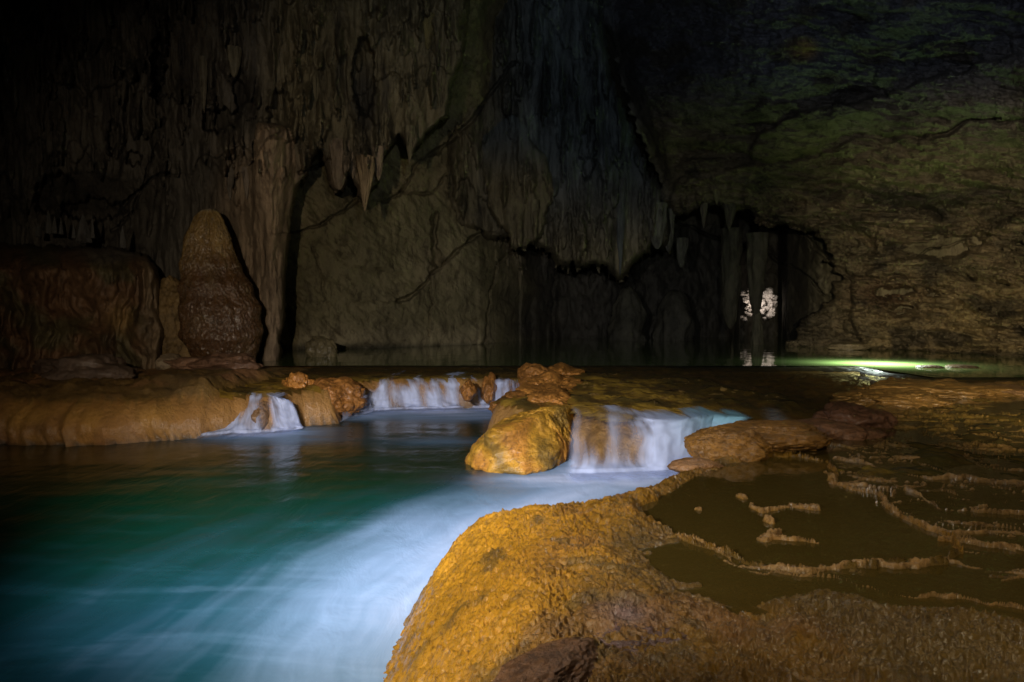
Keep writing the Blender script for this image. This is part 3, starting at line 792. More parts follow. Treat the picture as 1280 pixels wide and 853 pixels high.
# ------------------------------------------------------------------ waterfalls
def fall(name, label, crest, base, seed, zc_=-0.03, arch=0.5, dens=0.5, cover=0.5, n=260, m=90, gaps=(), teal=0.0, mid=None, bk=1.3, pz=1.6, core=0.0, lmp=0.09, freq=9.0):
    """a sheet of moving water: crest and base are lists of picture points on the crest level and the pool level"""
    def samp(pts, z, k_):
        P = np.array([G(a_, b_, z) for a_, b_ in pts], float)
        s_ = np.concatenate([[0], np.cumsum(np.hypot(*np.diff(P, axis=0).T))]); s_ /= s_[-1]
        t_ = np.linspace(0, 1, k_)
        return np.interp(t_, s_, P[:, 0]), np.interp(t_, s_, P[:, 1])
    cx_, cy_ = samp(crest, zc_, n); bx_, by_ = samp(base, ZL, n)
    s_ = np.linspace(0, 1, n); t_ = np.linspace(-0.35, 1.4, m)
    Sg, Tg = np.meshgrid(s_, t_)
    Tc = np.clip(Tg, 0, 1)
    h = Tc ** arch
    back = np.clip(-Tg, 0, 1) * bk - np.clip(Tg - 1, 0, 1) * 1.6 * (0.7 + 0.5 * pn(Sg * n / 25.0, seed))
    Xf = cx_[None] * (1 - h) + bx_[None] * h + 0 * Tg
    Yf = cy_[None] * (1 - h) + by_[None] * h + back - 0.05
    Zf = zc_ + (ZL - zc_) * sstep(-0.05, 1.05, Tc ** (pz * 0.62)) + 0.035 - 0.03 * sstep(0.95, 1.0, Tg)
    L = float(np.hypot(cx_[-1] - cx_[0], cy_[-1] - cy_[0])) + 1e-6
    U = Sg * L
    lump = lmp * fbm(U * 2.6, Tg * 1.8, seed, 3)
    Yf -= 0.10; Zf += 0.03 * sstep(0.8, 1.0, Tg)
    Yf -= lump + 0.02 * fbm(U * freq, Tg * 1.5, seed + 3, 2); Zf += 0.3 * lump
    streak = fbm(U * freq + 0.25 * pn(U * 2, Tg * 3), Tg * 0.7, seed, 4, 0.6)
    broad = fbm(U * 2.2, Tg * 0.9, seed + 7, 3)
    al_ = cover + dens * broad + 0.35 * streak + 0.5 * fbm(U * 5.0, Tg * 3.0, seed + 9, 3) * sstep(0.7, 0.1, Tc) + 0.45 * (Tc - 0.3) + core * sstep(0.38, 0.6, Sg)
    al_ = np.clip(al_, 0, 1)
    al_ *= sstep(-0.34, 0.0, Tg + 0.2 * streak + 0.3 * broad) * sstep(1.4, 0.88, Tg + 0.1 * streak) * sstep(0, 0.05, Sg) * sstep(1, 0.95, Sg)
    for (g0, g1, a0, t0, t1) in gaps:
        al_ *= 1 - a0 * sstep(g0 - 0.04, g0 + 0.03, Sg) * sstep(g1 + 0.04, g1 - 0.03, Sg) * sstep(t0 - 0.1, t0 + 0.1, Tg) * sstep(t1 + 0.18, t1 - 0.12, Tg + 0.15 * streak)
    ct = np.zeros(Tg.shape + (3,)) + np.array((0.66, 0.74, 1.0))
    if teal: ct = lerp3(ct, (0.30, 0.58, 0.72), sstep(0.45, 0.9, Sg) * sstep(0.9, 0.1, Tg) * teal)
    o = grid_obj(name, Xf, Yf, Zf, M_fall, {'alpha': np.clip(al_, 0, 0.97), 'tint': ct})
    tag(o, label, "waterfall", "small waterfalls over the travertine dam")
    return o


fall("waterfall", "wide curved waterfall pouring between the golden boulder and the near terrace", [(716, 520), (745, 514), (780, 518), (810, 524), (850, 524), (890, 518), (940, 524)],
     [(704, 592), (740, 592), (780, 591), (830, 588), (870, 583), (905, 575)], 3.0, zc_=-0.06, arch=0.75, cover=0.55, dens=0.5, gaps=((0.05, 0.24, 0.92, -0.3, 0.62), (0.27, 0.36, 0.75, 0.0, 0.75)), teal=1.0, lmp=0.05, freq=4.0, bk=2.2, pz=2.0, core=0.8)
fall("waterfall", "wide row of white cascades at the back between the two orange rocks", [(462, 477), (500, 473), (540, 474), (580, 472), (606, 474)],
     [(455, 515), (500, 513), (540, 512), (590, 511), (628, 512)], 12.0, zc_=-0.05, cover=0.5, dens=0.95, freq=8.0, bk=5.0, pz=1.3, gaps=((0.42, 0.46, 0.8, 0.2, 0.9), (0.17, 0.20, 0.7, 0.0, 0.6), (0.70, 0.73, 0.7, 0.3, 0.95)))
fall("waterfall", "leftmost waterfall, dropping past two wet knobs beside the flowstone shelf", [(262, 490), (300, 488), (330, 492), (356, 500)],
     [(254, 546), (300, 543), (340, 541), (384, 536)], 22.0, zc_=-0.06, cover=0.55, dens=0.8, gaps=((0.55, 0.68, 0.9, -0.2, 0.85), (0.2, 0.4, 0.7, 0.1, 0.5)), freq=7.0, bk=1.5)
fall("waterfall", "narrow white rivulet at the right end of the back cascades beside orange rock", [(618, 476), (634, 474), (648, 480)],
     [(618, 512), (640, 513), (652, 519)], 31.0, zc_=-0.05, cover=0.4, dens=0.5, n=90)
fall("waterfall", "small white rivulet at the right foot of the orange rock beside the leftmost waterfall", [(428, 498), (440, 494), (458, 500)],
     [(430, 526), (450, 520), (470, 515)], 41.0, zc_=-0.25, cover=0.4, dens=0.5, n=90)


# ------------------------------------------------------------------ rocks of the dam
def ring_loft(name, rings, mat, tintf, seed, na=220, nz=110, amp=0.03, label=None, cat="rock", group=None):
    """rock from stacked outlines: rings = [(z, [(x, y)...])], the last one closed with a domed cap"""
    R = []
    for z, pts in rings:
        P = np.array(pts, float); P = np.vstack([P, P[:1]])
        c = P[:-1].mean(0)
        ang = np.linspace(-math.pi, math.pi, na, endpoint=False)
        s_ = np.concatenate([[0], np.cumsum(np.hypot(*np.diff(P, axis=0).T))]); s_ /= s_[-1]
        t_ = np.linspace(0, 1, 900)
        qx = np.interp(t_, s_, P[:, 0]); qy = np.interp(t_, s_, P[:, 1])
        qa = np.arctan2(qy - c[1], qx - c[0]); qr = np.hypot(qx - c[0], qy - c[1])
        od = np.argsort(qa)
        r = np.interp(ang, qa[od], qr[od], period=2 * math.pi)
        kk = np.ones(7) / 7; r = np.convolve(np.concatenate([r[-3:], r, r[:3]]), kk, 'valid')
        zz = np.full(na, z) if np.isscalar(z) else None
        if zz is None:                          # sloping ring: z = a + b*x + c*y
            zz = z[0] + z[1] * (c[0] + r * np.cos(ang)) + z[2] * (c[1] + r * np.sin(ang))
        R.append((c[0] + r * np.cos(ang), c[1] + r * np.sin(ang), zz))
    c = np.array([[r_[0].mean(), r_[1].mean(), r_[2].mean()] for r_ in R])
    last = R[-1]
    R.append((last[0] * 0.0 + c[-1][0], last[1] * 0 + c[-1][1], last[2] * 0 + c[-1][2] + 0.02))
    K = len(R); tk = np.arange(K); tv = np.linspace(0, K - 1, nz)
    V = np.stack([np.stack([np.interp(tv, tk, [R[k_][a_][i_] for k_ in range(K)]) for i_ in range(na)], 1) for a_ in range(3)], -1)
    kern = max(3, nz // (K * 2)) | 1                # round the profile between outlines
    h_ = kern // 2
    Vp = np.concatenate([np.repeat(V[:1], h_, 0), V, np.repeat(V[-1:], h_, 0)])
    cs = np.cumsum(np.concatenate([np.zeros((1,) + Vp.shape[1:]), Vp]), axis=0)
    V = (cs[kern:] - cs[:-kern]) / kern
    C = V.mean((0, 1)); dr = V - C; dr /= np.linalg.norm(dr, axis=-1, keepdims=True) + 1e-9
    dsp = amp * (fbm(V[..., 0] * 2.5 + seed, V[..., 1] * 2.5, V[..., 2] * 2.5, 5, 0.55)) + amp * 0.35 * ridge(V[..., 0] * 9 + seed, V[..., 1] * 9, V[..., 2] * 6, 3)
    V = V + dr * dsp[..., None]
    i = np.arange(nz * na).reshape(nz, na); j = np.roll(i, -1, 1)
    qs = np.stack([i[:-1], j[:-1], j[1:], i[1:]], -1).reshape(-1, 4)
    o = link_mesh(name, V, qs, mat, None, {'tint': tintf(V).reshape(-1, 3)})
    tag(o, label, cat, group)
    return o


def g2(pts, z): return [tuple(float(q_) for q_ in G(a_, b_, z)) for a_, b_ in pts]


def gold_t(V):
    t = np.zeros(V.shape[:-1] + (3,)) + np.array((0.58, 0.29, 0.03))
    n = fbm(V[..., 0] * 2.2, V[..., 1] * 2.2, V[..., 2] * 2.2, 4)
    t = lerp3(t, (0.56, 0.24, 0.035), sstep(0, 0.5, n))
    t = lerp3(t, (0.17, 0.11, 0.025), sstep(0.08, 0.5, -n) * 0.7)
    return t


b0 = g2([(582, 576), (590, 587), (615, 593), (650, 597), (690, 591), (704, 580), (716, 562), (735, 550), (700, 540), (640, 540), (600, 555)], ZL - 0.1)
b1 = g2([(583, 574), (592, 584), (618, 590), (652, 593), (690, 587), (704, 575), (714, 560), (730, 548), (700, 540), (640, 540), (602, 553)], ZL + 0.02)
b2 = g2([(588, 560), (610, 566), (650, 568), (695, 562), (712, 548), (722, 535), (700, 528), (650, 528), (610, 542)], -0.38)
b3 = g2([(600, 545), (640, 541), (690, 527), (712, 519), (722, 512), (705, 508), (670, 512), (630, 525)], -0.13)
b4 = g2([(650, 526), (690, 516), (710, 511), (700, 509), (675, 513)], -0.03)
ring_loft("golden_boulder", [(ZL - 0.15, b0), (ZL + 0.02, b1), (-0.38, b2), (-0.13, b3), (-0.03, b4)], M_rock, gold_t, 4.0, amp=0.055,
          label="bright golden boulder rising from the green pool left of the wide waterfall", cat="boulder")


def rocks(specs):
    for (nm, lab, cat, px, py, z, r, col, seed, kw) in specs:
        X_, Y_ = [float(q_) for q_ in G(px, py, z)]
        kw = dict(kw); grp = kw.pop('group', None)
        o = blob(nm, (X_, Y_, z), r, M_rock, col, seed, **kw)
        tag(o, lab, cat, grp)


rb = (0.46, 0.19, 0.035); rb2 = (0.35, 0.145, 0.03); dk = (0.12, 0.08, 0.04)
rocks([
    ("river_rock", "knobbly orange rock right of the leftmost waterfall, tallest of its group", "rock", 375, 498, -0.24, (0.34, 0.5, 0.42), rb, 1.0, dict(amp=0.4, rz=0.4, sub=6, power=0.8)),
    ("river_rock", "broad brown rock between the leftmost waterfall and the back cascades", "rock", 410, 500, -0.3, (0.62, 0.7, 0.40), rb2, 2.0, dict(amp=0.3, rz=0.2, sub=6)),
    ("river_rock", "small orange stone at the waterline right of the leftmost waterfall", "rock", 376, 522, -0.5, (0.2, 0.2, 0.2), rb, 3.0, dict(amp=0.3)),
    ("river_rock", "upper wet knob in the leftmost waterfall", "rock", 290, 504, -0.28, (0.15, 0.25, 0.12), dk, 4.0, dict(amp=0.3)),
    ("river_rock", "lower round wet knob with water sliding round it in the leftmost waterfall", "rock", 297, 530, -0.5, (0.2, 0.22, 0.17), (0.2, 0.11, 0.07), 5.0, dict(amp=0.25)),
    ("river_rock", "narrow brown rock splitting the leftmost waterfall in two", "rock", 326, 520, -0.36, (0.14, 0.2, 0.2), (0.22, 0.12, 0.05), 5.5, dict(amp=0.3)),
    ("river_rock", "dark knob standing in the right half of the back cascades", "rock", 586, 488, -0.16, (0.15, 0.3, 0.17), rb2, 6.0, dict(amp=0.35)),
    ("river_rock", "dark orange rock right of the back cascades, joined to the big one", "rock", 611, 486, -0.2, (0.14, 0.4, 0.28), rb2, 6.5, dict(amp=0.35)),
    ("river_rock", "big brown rock face between the back cascades and the narrow rivulet", "rock", 680, 488, -0.22, (0.52, 0.8, 0.42), rb2, 7.0, dict(amp=0.35, rz=0.5, sub=6, sharp=0.06)),
    ("river_rock", "orange ridge of rock running back from the golden boulder", "rock", 692, 492, -0.17, (0.55, 1.0, 0.32), rb, 8.0, dict(amp=0.38, rz=-0.35, sub=6, sharp=0.08)),
    ("river_rock", "pointed orange rock farthest back above the golden boulder", "rock", 704, 475, -0.16, (0.42, 0.8, 0.26), rb, 9.0, dict(amp=0.4, sub=6, sharp=0.1)),
    ("river_rock", "brown rock saddle behind the golden boulder", "rock", 668, 512, -0.22, (0.62, 0.5, 0.26), rb2, 9.5, dict(amp=0.25, sub=6)),
    ("river_rock", "low brown rock filling the hollow behind the golden boulder's top", "rock", 684, 506, -0.17, (0.48, 0.9, 0.27), rb, 9.7, dict(amp=0.3, sub=6, sharp=0.06)),
    ("river_rock", "pale bowl shaped broken rock at the left foot of the stalagmite", "rock", 252, 459, 0.05, (0.75, 0.5, 0.2), (0.30, 0.17, 0.1), 11.0, dict(amp=0.4, sharp=0.1)),
    ("river_rock", "brown broken rock leaning on the right foot of the stalagmite", "rock", 285, 457, 0.1, (0.62, 0.45, 0.22), (0.26, 0.14, 0.08), 12.0, dict(amp=0.4, sharp=0.12)),
    ("river_rock", "low flat rock in the water in front of the stalagmite", "rock", 262, 465, 0.0, (0.6, 0.5, 0.09), (0.25, 0.15, 0.08), 13.0, dict(amp=0.3)),
    ("river_rock", "pale rounded stone between flowstone block and stalagmite", "rock", 213, 455, 0.12, (0.3, 0.3, 0.22), (0.36, 0.27, 0.17), 14.0, dict(amp=0.2)),
    ("river_rock", "dark triangular rock at the foot of the flowstone block", "rock", 105, 468, 0.15, (0.8, 0.5, 0.32), (0.12, 0.08, 0.055), 15.0, dict(amp=0.4, sharp=0.1)),
    ("river_rock", "small round rock by the shore of the mid wall", "rock", 402, 437, 0.2, (0.45, 0.4, 0.4), (0.2, 0.16, 0.08), 16.0, dict(amp=0.25)),
    ("river_rock", "left of two low brown stones in the lit green water", "rock", 1162, 459, 0.0, (0.3, 0.3, 0.05), (0.1, 0.06, 0.03), 17.0, dict(amp=0.15)),
    ("river_rock", "right of two low brown stones in the lit green water", "rock", 1202, 459, 0.0, (0.36, 0.3, 0.06), (0.1, 0.06, 0.03), 18.0, dict(amp=0.15)),
    ("river_rock", "small pale rock on the far right shore near the column", "rock", 1062, 434, 0.08, (0.7, 0.5, 0.16), (0.28, 0.22, 0.12), 19.0, dict(amp=0.3)),
])
# buttress of rock between the block and the stalagmite
o = blob("rock_buttress", wx(222, 410, 18.0), (0.62, 0.6, 1.25), M_block, (0.26, 0.17, 0.07), 21.0, sub=6, amp=0.25)
tag(o, "leaning yellow brown rock buttress half hidden behind the left side of the stalagmite", "rock")

# ------------------------------------------------------------------ near travertine terrace
outline = [(-0.30, -0.5), (-0.34, 1.5), (-0.45, 2.5), (-0.57, 3.3), (-0.62, 3.95), (-0.47, 4.45), (-0.12, 4.55), (0.33, 4.68), (0.85, 5.02), (1.32, 5.5), (1.58, 5.95),
           (1.75, 6.55), (2.15, 7.0), (2.6, 7.2), (3.1, 7.3), (3.6, 7.9), (4.2, 8.7), (4.9, 9.6), (5.6, 11.0), (6.4, 12.2), (7.2, 12.2), (9.2, 12.2), (14, 12.4), (20, 12.4), (20, -0.5)]
tpx = np.concatenate([np.linspace(420, 1290, 860), np.linspace(1290, 1900, 60)[1:]])
tpy = np.concatenate([np.linspace(468, 560, 170)[:-1], np.linspace(560, 872, 470)[:-1], np.linspace(872, 1400, 50)])
TX, TY = np.meshgrid(tpx, tpy)
x, y = G(TX, TY, 0.0)
# reach out past the left edge, where the bank falls below the plane
x = x - 0.35 * sstep(560, 420, TX) * sstep(5.5, 3.0, y)
dd, al = dline(x, y, outline, True)
sd = np.where(inside(x, y, outline), dd, -dd)
sd = sd + 0.04 * fbm(x * 1.2, y * 1.2, 1.0, 3) + 0.012 * fbm(x * 6, y * 6, 1.0, 3)
wd = interp(y.ravel(), [(1, 1.05), (3.6, 0.95), (4.4, 0.6), (5.0, 0.42), (7, 0.4), (14, 0.4)]).reshape(y.shape)
pr = np.clip(sd / wd, -0.4, 1)
hz = np.where(pr > 0, ZL + 0.05 + (0.57) * (1 - (1 - np.clip(pr, 0, 1)) ** 2.6), ZL + 0.05 + pr * 1.2)
# a low rounded lip round the main basin
rim_d, _ = dline(x, y, outline)
hz += 0.02 * np.exp(-((sd - wd * 0.8) / 0.3) ** 2) * sstep(3.4, 4.6, y)


def gz(pts): return [tuple(float(q_) for q_ in G(a_, b_, 0.0)) for a_, b_ in pts]


jx = x + 0.03 * fbm(x * 3, y * 3, 5.0, 3); jy = y + 0.05 * fbm(x * 3, y * 3, 6.0, 3)
main_pool = gz([(798, 634), (822, 624), (806, 616), (838, 608), (868, 592), (905, 580), (950, 573), (1000, 572), (1034, 578), (1042, 596), (1038, 604), (1062, 612), (1098, 618), (1108, 632), (1122, 645),
                (1150, 660), (1185, 672), (1195, 690), (1170, 704), (1120, 708), (1060, 708), (1000, 714), (960, 710), (928, 702), (905, 690), (878, 680), (850, 672), (824, 660), (802, 648)])
dm, _ = dline(jx, jy, main_pool, True)
inm = np.where(inside(jx, jy, main_pool), dm, -dm)
floor_ = -0.05
near_ = sstep(3.55, 3.15, y + 0.35 * np.clip(x - 1.0, 0, 3) * 0 + 0.15 * fbm(x * 1.5, y * 1.5, 9.0, 2))
right_ = sstep(2.3, 3.2, x + 0.4 * fbm(x, y, 3.0, 3))
dry = 0.028 + 0.012 * fbm(x * 1.5, y * 1.5, 8.0, 3)
hz = hz - 0.02 + dry * sstep(0.1, 0.6, sd)
# main basin cut
hz = np.where(inm > -0.12, hz * sstep(0.02, -0.06, inm) + (1 - sstep(0.02, -0.06, inm)) * (-0.012 - 0.05 * sstep(0.0, 0.2, inm) + 0.008 * fbm(x * 4, y * 4, 7.0, 3)), hz)
# terraces right of and before the main basin: shallow floors just under the water with rims between them
fl = -0.019 + 0.010 * fbm(x * 1.3, y * 1.8, 15.0, 3) + 0.007 * ridge(x * 2.2 + fbm(x, y, o=2), y * 4.2, 16.0, 3)
tz_ = (inm < -0.02) * sstep(0.75 - 0.5 * sstep(1.8, 2.6, x), 1.4 - 0.65 * sstep(1.8, 2.6, x), sd) * sstep(0.52, 0.8, x + 0.25 * (3.8 - y) + 0.15 * fbm(x * 3, y * 3, 5.0, 3)) * sstep(2.62, 2.95, y + 0.22 * np.clip(x - 1.2, 0, 2) + 0.22 * fbm(x * 1.2, y * 1.2, 19.0, 3))
nn = fbm(x * 0.55 + 3, y * 1.0, 33.0, 4, 0.55) * 3.2
cc = np.abs(nn - np.round(nn))
crim = np.exp(-(cc / (0.045 + 0.05 * np.clip(pn(x * 2, y * 2, 3.0), -0.5, 1))) ** 2) * sstep(-0.35, 0.2, pn(x * 1.3, y * 2.2, 13.0)) * sstep(1.9, 2.5, x + 0.0 * y)
fl = np.maximum(fl, -0.02 + 0.033 * crim)
hz = hz * (1 - tz_) + fl * tz_
near_floor = (inm < 0) * sstep(3.2, 2.4, y) * sstep(0.9, 0.5, tz_)
hz += near_floor * 0.02 * fbm(x * 2, y * 2, 4.0, 3)


rimm = crim * tz_


def rim(pts, hgt, wdt_, jit=1.0):
    xs_ = [p[0] for p in pts]; ys_ = [p[1] for p in pts]
    c0, c1 = np.searchsorted(tpx, [min(xs_) - 60, max(xs_) + 60]); r0, r1 = np.searchsorted(tpy, [min(ys_) - 30, max(ys_) + 30])
    P = gz(pts); sl = (slice(r0, r1), slice(c0, c1)); xx_, yy_ = x[sl], y[sl]
    jx_ = xx_ + jit * 0.045 * fbm(xx_ * 3.2, yy_ * 3.2, 25.0, 4, 0.6); jy_ = yy_ + jit * 0.075 * fbm(xx_ * 2.8, yy_ * 2.8, 26.0, 4, 0.6)
    d_, a_ = dline(jx_, jy_, P)
    wv = 0.46 * wdt_ * (0.9 + 0.9 * pn(a_ * 2.2, 3.3) + 0.5 * pn(xx_ * 9, yy_ * 9, 2.0)) * (0.5 + 0.14 * yy_)
    r_ = np.exp(-(d_ / wv) ** 2) * (0.95 + 0.4 * pn(a_ * 2.6, 1.3) + 0.05 * pn(a_ * 11.0, 4.3))
    rimm[sl] = np.maximum(rimm[sl], r_)
    top = -0.02 + (0.7 * hgt + 0.02) * r_
    hz[sl] = np.where((r_ > 0.04) & (hz[sl] > -0.1), np.maximum(hz[sl], top), hz[sl])


rim([(800, 650), (822, 662), (850, 675), (880, 682), (905, 693), (928, 705), (962, 711), (1000, 716), (1045, 712), (1100, 709), (1150, 711), (1200, 706), (1240, 712), (1290, 720)], 0.022, 0.035)
rim([(910, 700), (960, 716), (1000, 720), (1045, 724), (1075, 734), (1110, 742), (1150, 750), (1200, 747), (1240, 754), (1290, 763)], 0.014, 0.022)
rim([(1050, 752), (1090, 762), (1130, 775), (1175, 770), (1210, 776), (1260, 788), (1300, 792)], 0.010, 0.018)
rim([(1036, 592), (1040, 604), (1062, 612), (1098, 618), (1108, 632), (1122, 645), (1150, 658), (1185, 667), (1230, 664), (1290, 672)], 0.024, 0.05)
rim([(1120, 640), (1165, 650), (1210, 652), (1290, 656)], 0.02, 0.03)
rim([(1040, 572), (1080, 580), (1120, 592), (1165, 600), (1210, 599), (1250, 604), (1290, 602)], 0.024, 0.045)
rim([(1165, 560), (1195, 572), (1225, 583), (1260, 588), (1300, 590)], 0.02, 0.04)
rim([(1060, 606), (1110, 610), (1160, 605), (1205, 607)], 0.012, 0.03)
rim([(1100, 556), (1150, 562), (1210, 560), (1290, 566)], 0.02, 0.06)
rim([(1010, 552), (1060, 560), (1110, 572), (1150, 576)], 0.022, 0.06)
rim([(1120, 535), (1200, 540), (1290, 548)], 0.018, 0.07)
rim([(1180, 620), (1240, 628), (1300, 624)], 0.008, 0.02)
rim([(1090, 628), (1140, 625), (1200, 632)], 0.006, 0.02)
for i_ in range(11):
    yy_ = 512 + 5.2 * i_
    rim([(1060 + 12 * (i_ % 3), yy_), (1130, yy_ + 3), (1200, yy_ - 2), (1300, yy_ + 4)], 0.012, 0.05, 3.0)
rim([(1180, 676), (1230, 682), (1300, 690)], 0.016, 0.03)
rim([(1050, 590), (1100, 600), (1150, 622), (1180, 640), (1230, 640), (1300, 646)], 0.014, 0.02)
rim([(1130, 575), (1180, 588), (1240, 596), (1300, 612)], 0.014, 0.025)
rim([(820, 668), (850, 672), (880, 682)], 0.026, 0.025)
# islands in the main basin
for pts, hg, wq in (([(926, 622), (932, 624)], 0.02, 0.055), ([(940, 633), (955, 641), (990, 634)], 0.014, 0.05), ([(998, 634), (1018, 636)], 0.018, 0.10), ([(958, 652), (963, 654)], 0.016, 0.06),
                    ([(950, 677), (966, 669), (974, 666)], 0.014, 0.065), ([(966, 674), (1000, 676), (1020, 680)], 0.012, 0.022), ([(873, 638), (878, 639)], 0.016, 0.03)):
    rim(pts, hg, wq, 0.5)
# small basins in the golden slope
for (cx_, cy_, rx_, ry_) in ((940, 772, 30, 11), (752, 662, 12, 3), (775, 640, 10, 3), (745, 800, 26, 8)):
    X_, Y_ = G(cx_, cy_, 0.0); x1_, _ = G(cx_ + rx_, cy_, 0.0); _, y1_ = G(cx_, cy_ - ry_, 0.0)
    e = np.hypot((jx - X_) / (x1_ - X_), (jy - Y_) / (y1_ - Y_)) + 0.2 * pn(x * 5, y * 5)
    hz = hz * sstep(0.85, 1.15, e) + (1 - sstep(0.85, 1.15, e)) * -0.014
# microgours and grain
slope_m = (hz > 0.0)
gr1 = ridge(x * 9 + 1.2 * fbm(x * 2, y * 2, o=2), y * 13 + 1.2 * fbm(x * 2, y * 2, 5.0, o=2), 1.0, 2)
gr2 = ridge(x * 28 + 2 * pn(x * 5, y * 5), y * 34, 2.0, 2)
gr3 = fbm(x * 60, y * 60, 3.0, 2)
amp_ = np.where((hz > -0.004) | (sd < wd * 0.9), 1.0, 0.25) * sstep(9, 4, y) * (1 - 0.6 * tz_) * (1 - 0.45 * np.clip(rimm, 0, 1))
hz = hz + amp_ * (0.017 * gr1 + 0.014 * gr2 + 0.006 * gr3) + 0.022 * fbm(x * 2.6, y * 3.6, 44.0, 3) * np.where(hz > 0.0, 1, 0.15) * sstep(0.1, 0.5, sd)
hz = hz + np.where(y > 6.5, 0.0 + (0.035 * fbm(x * 1.3, y * 2.4, 6.0, 4) - 0.045 + 0.02 * ridge(x * 1.8 + fbm(x, y, o=2), y * 6.0, 9.0, 2) + 0.03 * ridge(x * 0.9 + fbm(x, y, o=2), y * 2.6 + 0.5 * fbm(x, y, o=2), 6.0, 3)) * sstep(6.5, 7.5, y), 0) * sstep(3.5, 1.2, sd)
hz = hz + 0.10 * np.exp(-((sd - 0.35) / 0.35) ** 2) * sstep(8.5, 10.5, y) * (0.7 + 0.6 * fbm(x * 0.8, y * 0.8, 3.0, 2))
hz = hz + 0.014 * ridge(x * 5 + 0.8 * fbm(x * 1.5, y * 1.5, o=2), y * 17 + 1.5 * fbm(x * 1.5, y * 1.5, 3.0, 2), 81.0, 2) * sstep(0.7, 1.2, x) * (inm < -0.03) * sstep(3.2, 2.5, y + 0.12 * x)
tt_ = np.zeros(x.shape + (3,)) + np.array((0.52, 0.245, 0.016))
cn = fbm(x * 1.7, y * 1.7, 60.0, 4)
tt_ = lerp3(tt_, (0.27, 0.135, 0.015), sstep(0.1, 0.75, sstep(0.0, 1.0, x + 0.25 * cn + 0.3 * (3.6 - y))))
tt_ = lerp3(tt_, (0.26, 0.12, 0.045), sstep(0.1, 0.6, fbm(x * 2.2, y * 2.2, 61.0, 3)) * 0.55 * sstep(-0.1, 0.5, x))
tt_ = lerp3(tt_, (0.11, 0.075, 0.025), sstep(0.15, 0.7, fbm(x * 5, y * 5, 62.0, 4)) * 0.6)
wz = np.maximum(tz_, sstep(0.75, 1.25, x + 0.15 * fbm(x * 1.5, y * 1.5, 71.0, 3)) * (inm < 0) * (y < 3.4))
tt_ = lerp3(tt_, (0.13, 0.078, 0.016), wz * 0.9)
tt_ = lerp3(tt_, (0.36, 0.205, 0.075), sstep(0.3, 0.7, rimm) * sstep(-0.002, 0.006, hz) * sstep(0.6, 1.2, x))
tt_ = lerp3(tt_, (0.12, 0.07, 0.02), sstep(0.3, -0.8, gr1 + 0.8 * gr2) * 0.5 * sstep(-0.3, 0.5, x))  # crevice shade painted in, following the relief noise
tt_ = lerp3(tt_, (0.10, 0.045, 0.02), sstep(0.0, 0.5, fbm(x * 3.5, y * 3.5, 95.0, 4, 0.6)) * 0.7 * np.exp(-(((x - 0.35) / 0.45) ** 2 + ((y - 2.75) / 0.5) ** 2)))
tt_ = lerp3(tt_, (0.20, 0.13, 0.13), np.exp(-(((x - 0.44) / 0.10) ** 2 + ((y - 2.62) / 0.12) ** 2)) * 0.8)  # purplish sheen painted onto the wet patch
tt_ = lerp3(tt_, (0.22, 0.135, 0.028), sstep(5.0, 8.0, y) * 0.8)
tt_ = lerp3(tt_, (0.08, 0.05, 0.012), sstep(0.0, 0.5, fbm(x * 1.5, y * 4.0, 97.0, 4)) * 0.7 * sstep(5.0, 7.0, y))
tt_ = lerp3(tt_, (0.17, 0.085, 0.03), sstep(6.0, 9.0, y) * 0.7 * sstep(1.1, 0.5, sd))
tt_ = lerp3(tt_, (0.09, 0.06, 0.015), sstep(-0.003, -0.02, hz) * (sd > 0.6) * 0.6)
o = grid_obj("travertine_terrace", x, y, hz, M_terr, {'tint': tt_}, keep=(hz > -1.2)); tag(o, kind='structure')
# water lying in the basins
wk = (sd > wd * 0.8) & (y < 12.2)
o = grid_obj("basin_water", x[::6, ::6], y[::6, ::6], np.zeros(x.shape)[::6, ::6], M_basin, keep=wk[::6, ::6]); tag(o, kind='structure')

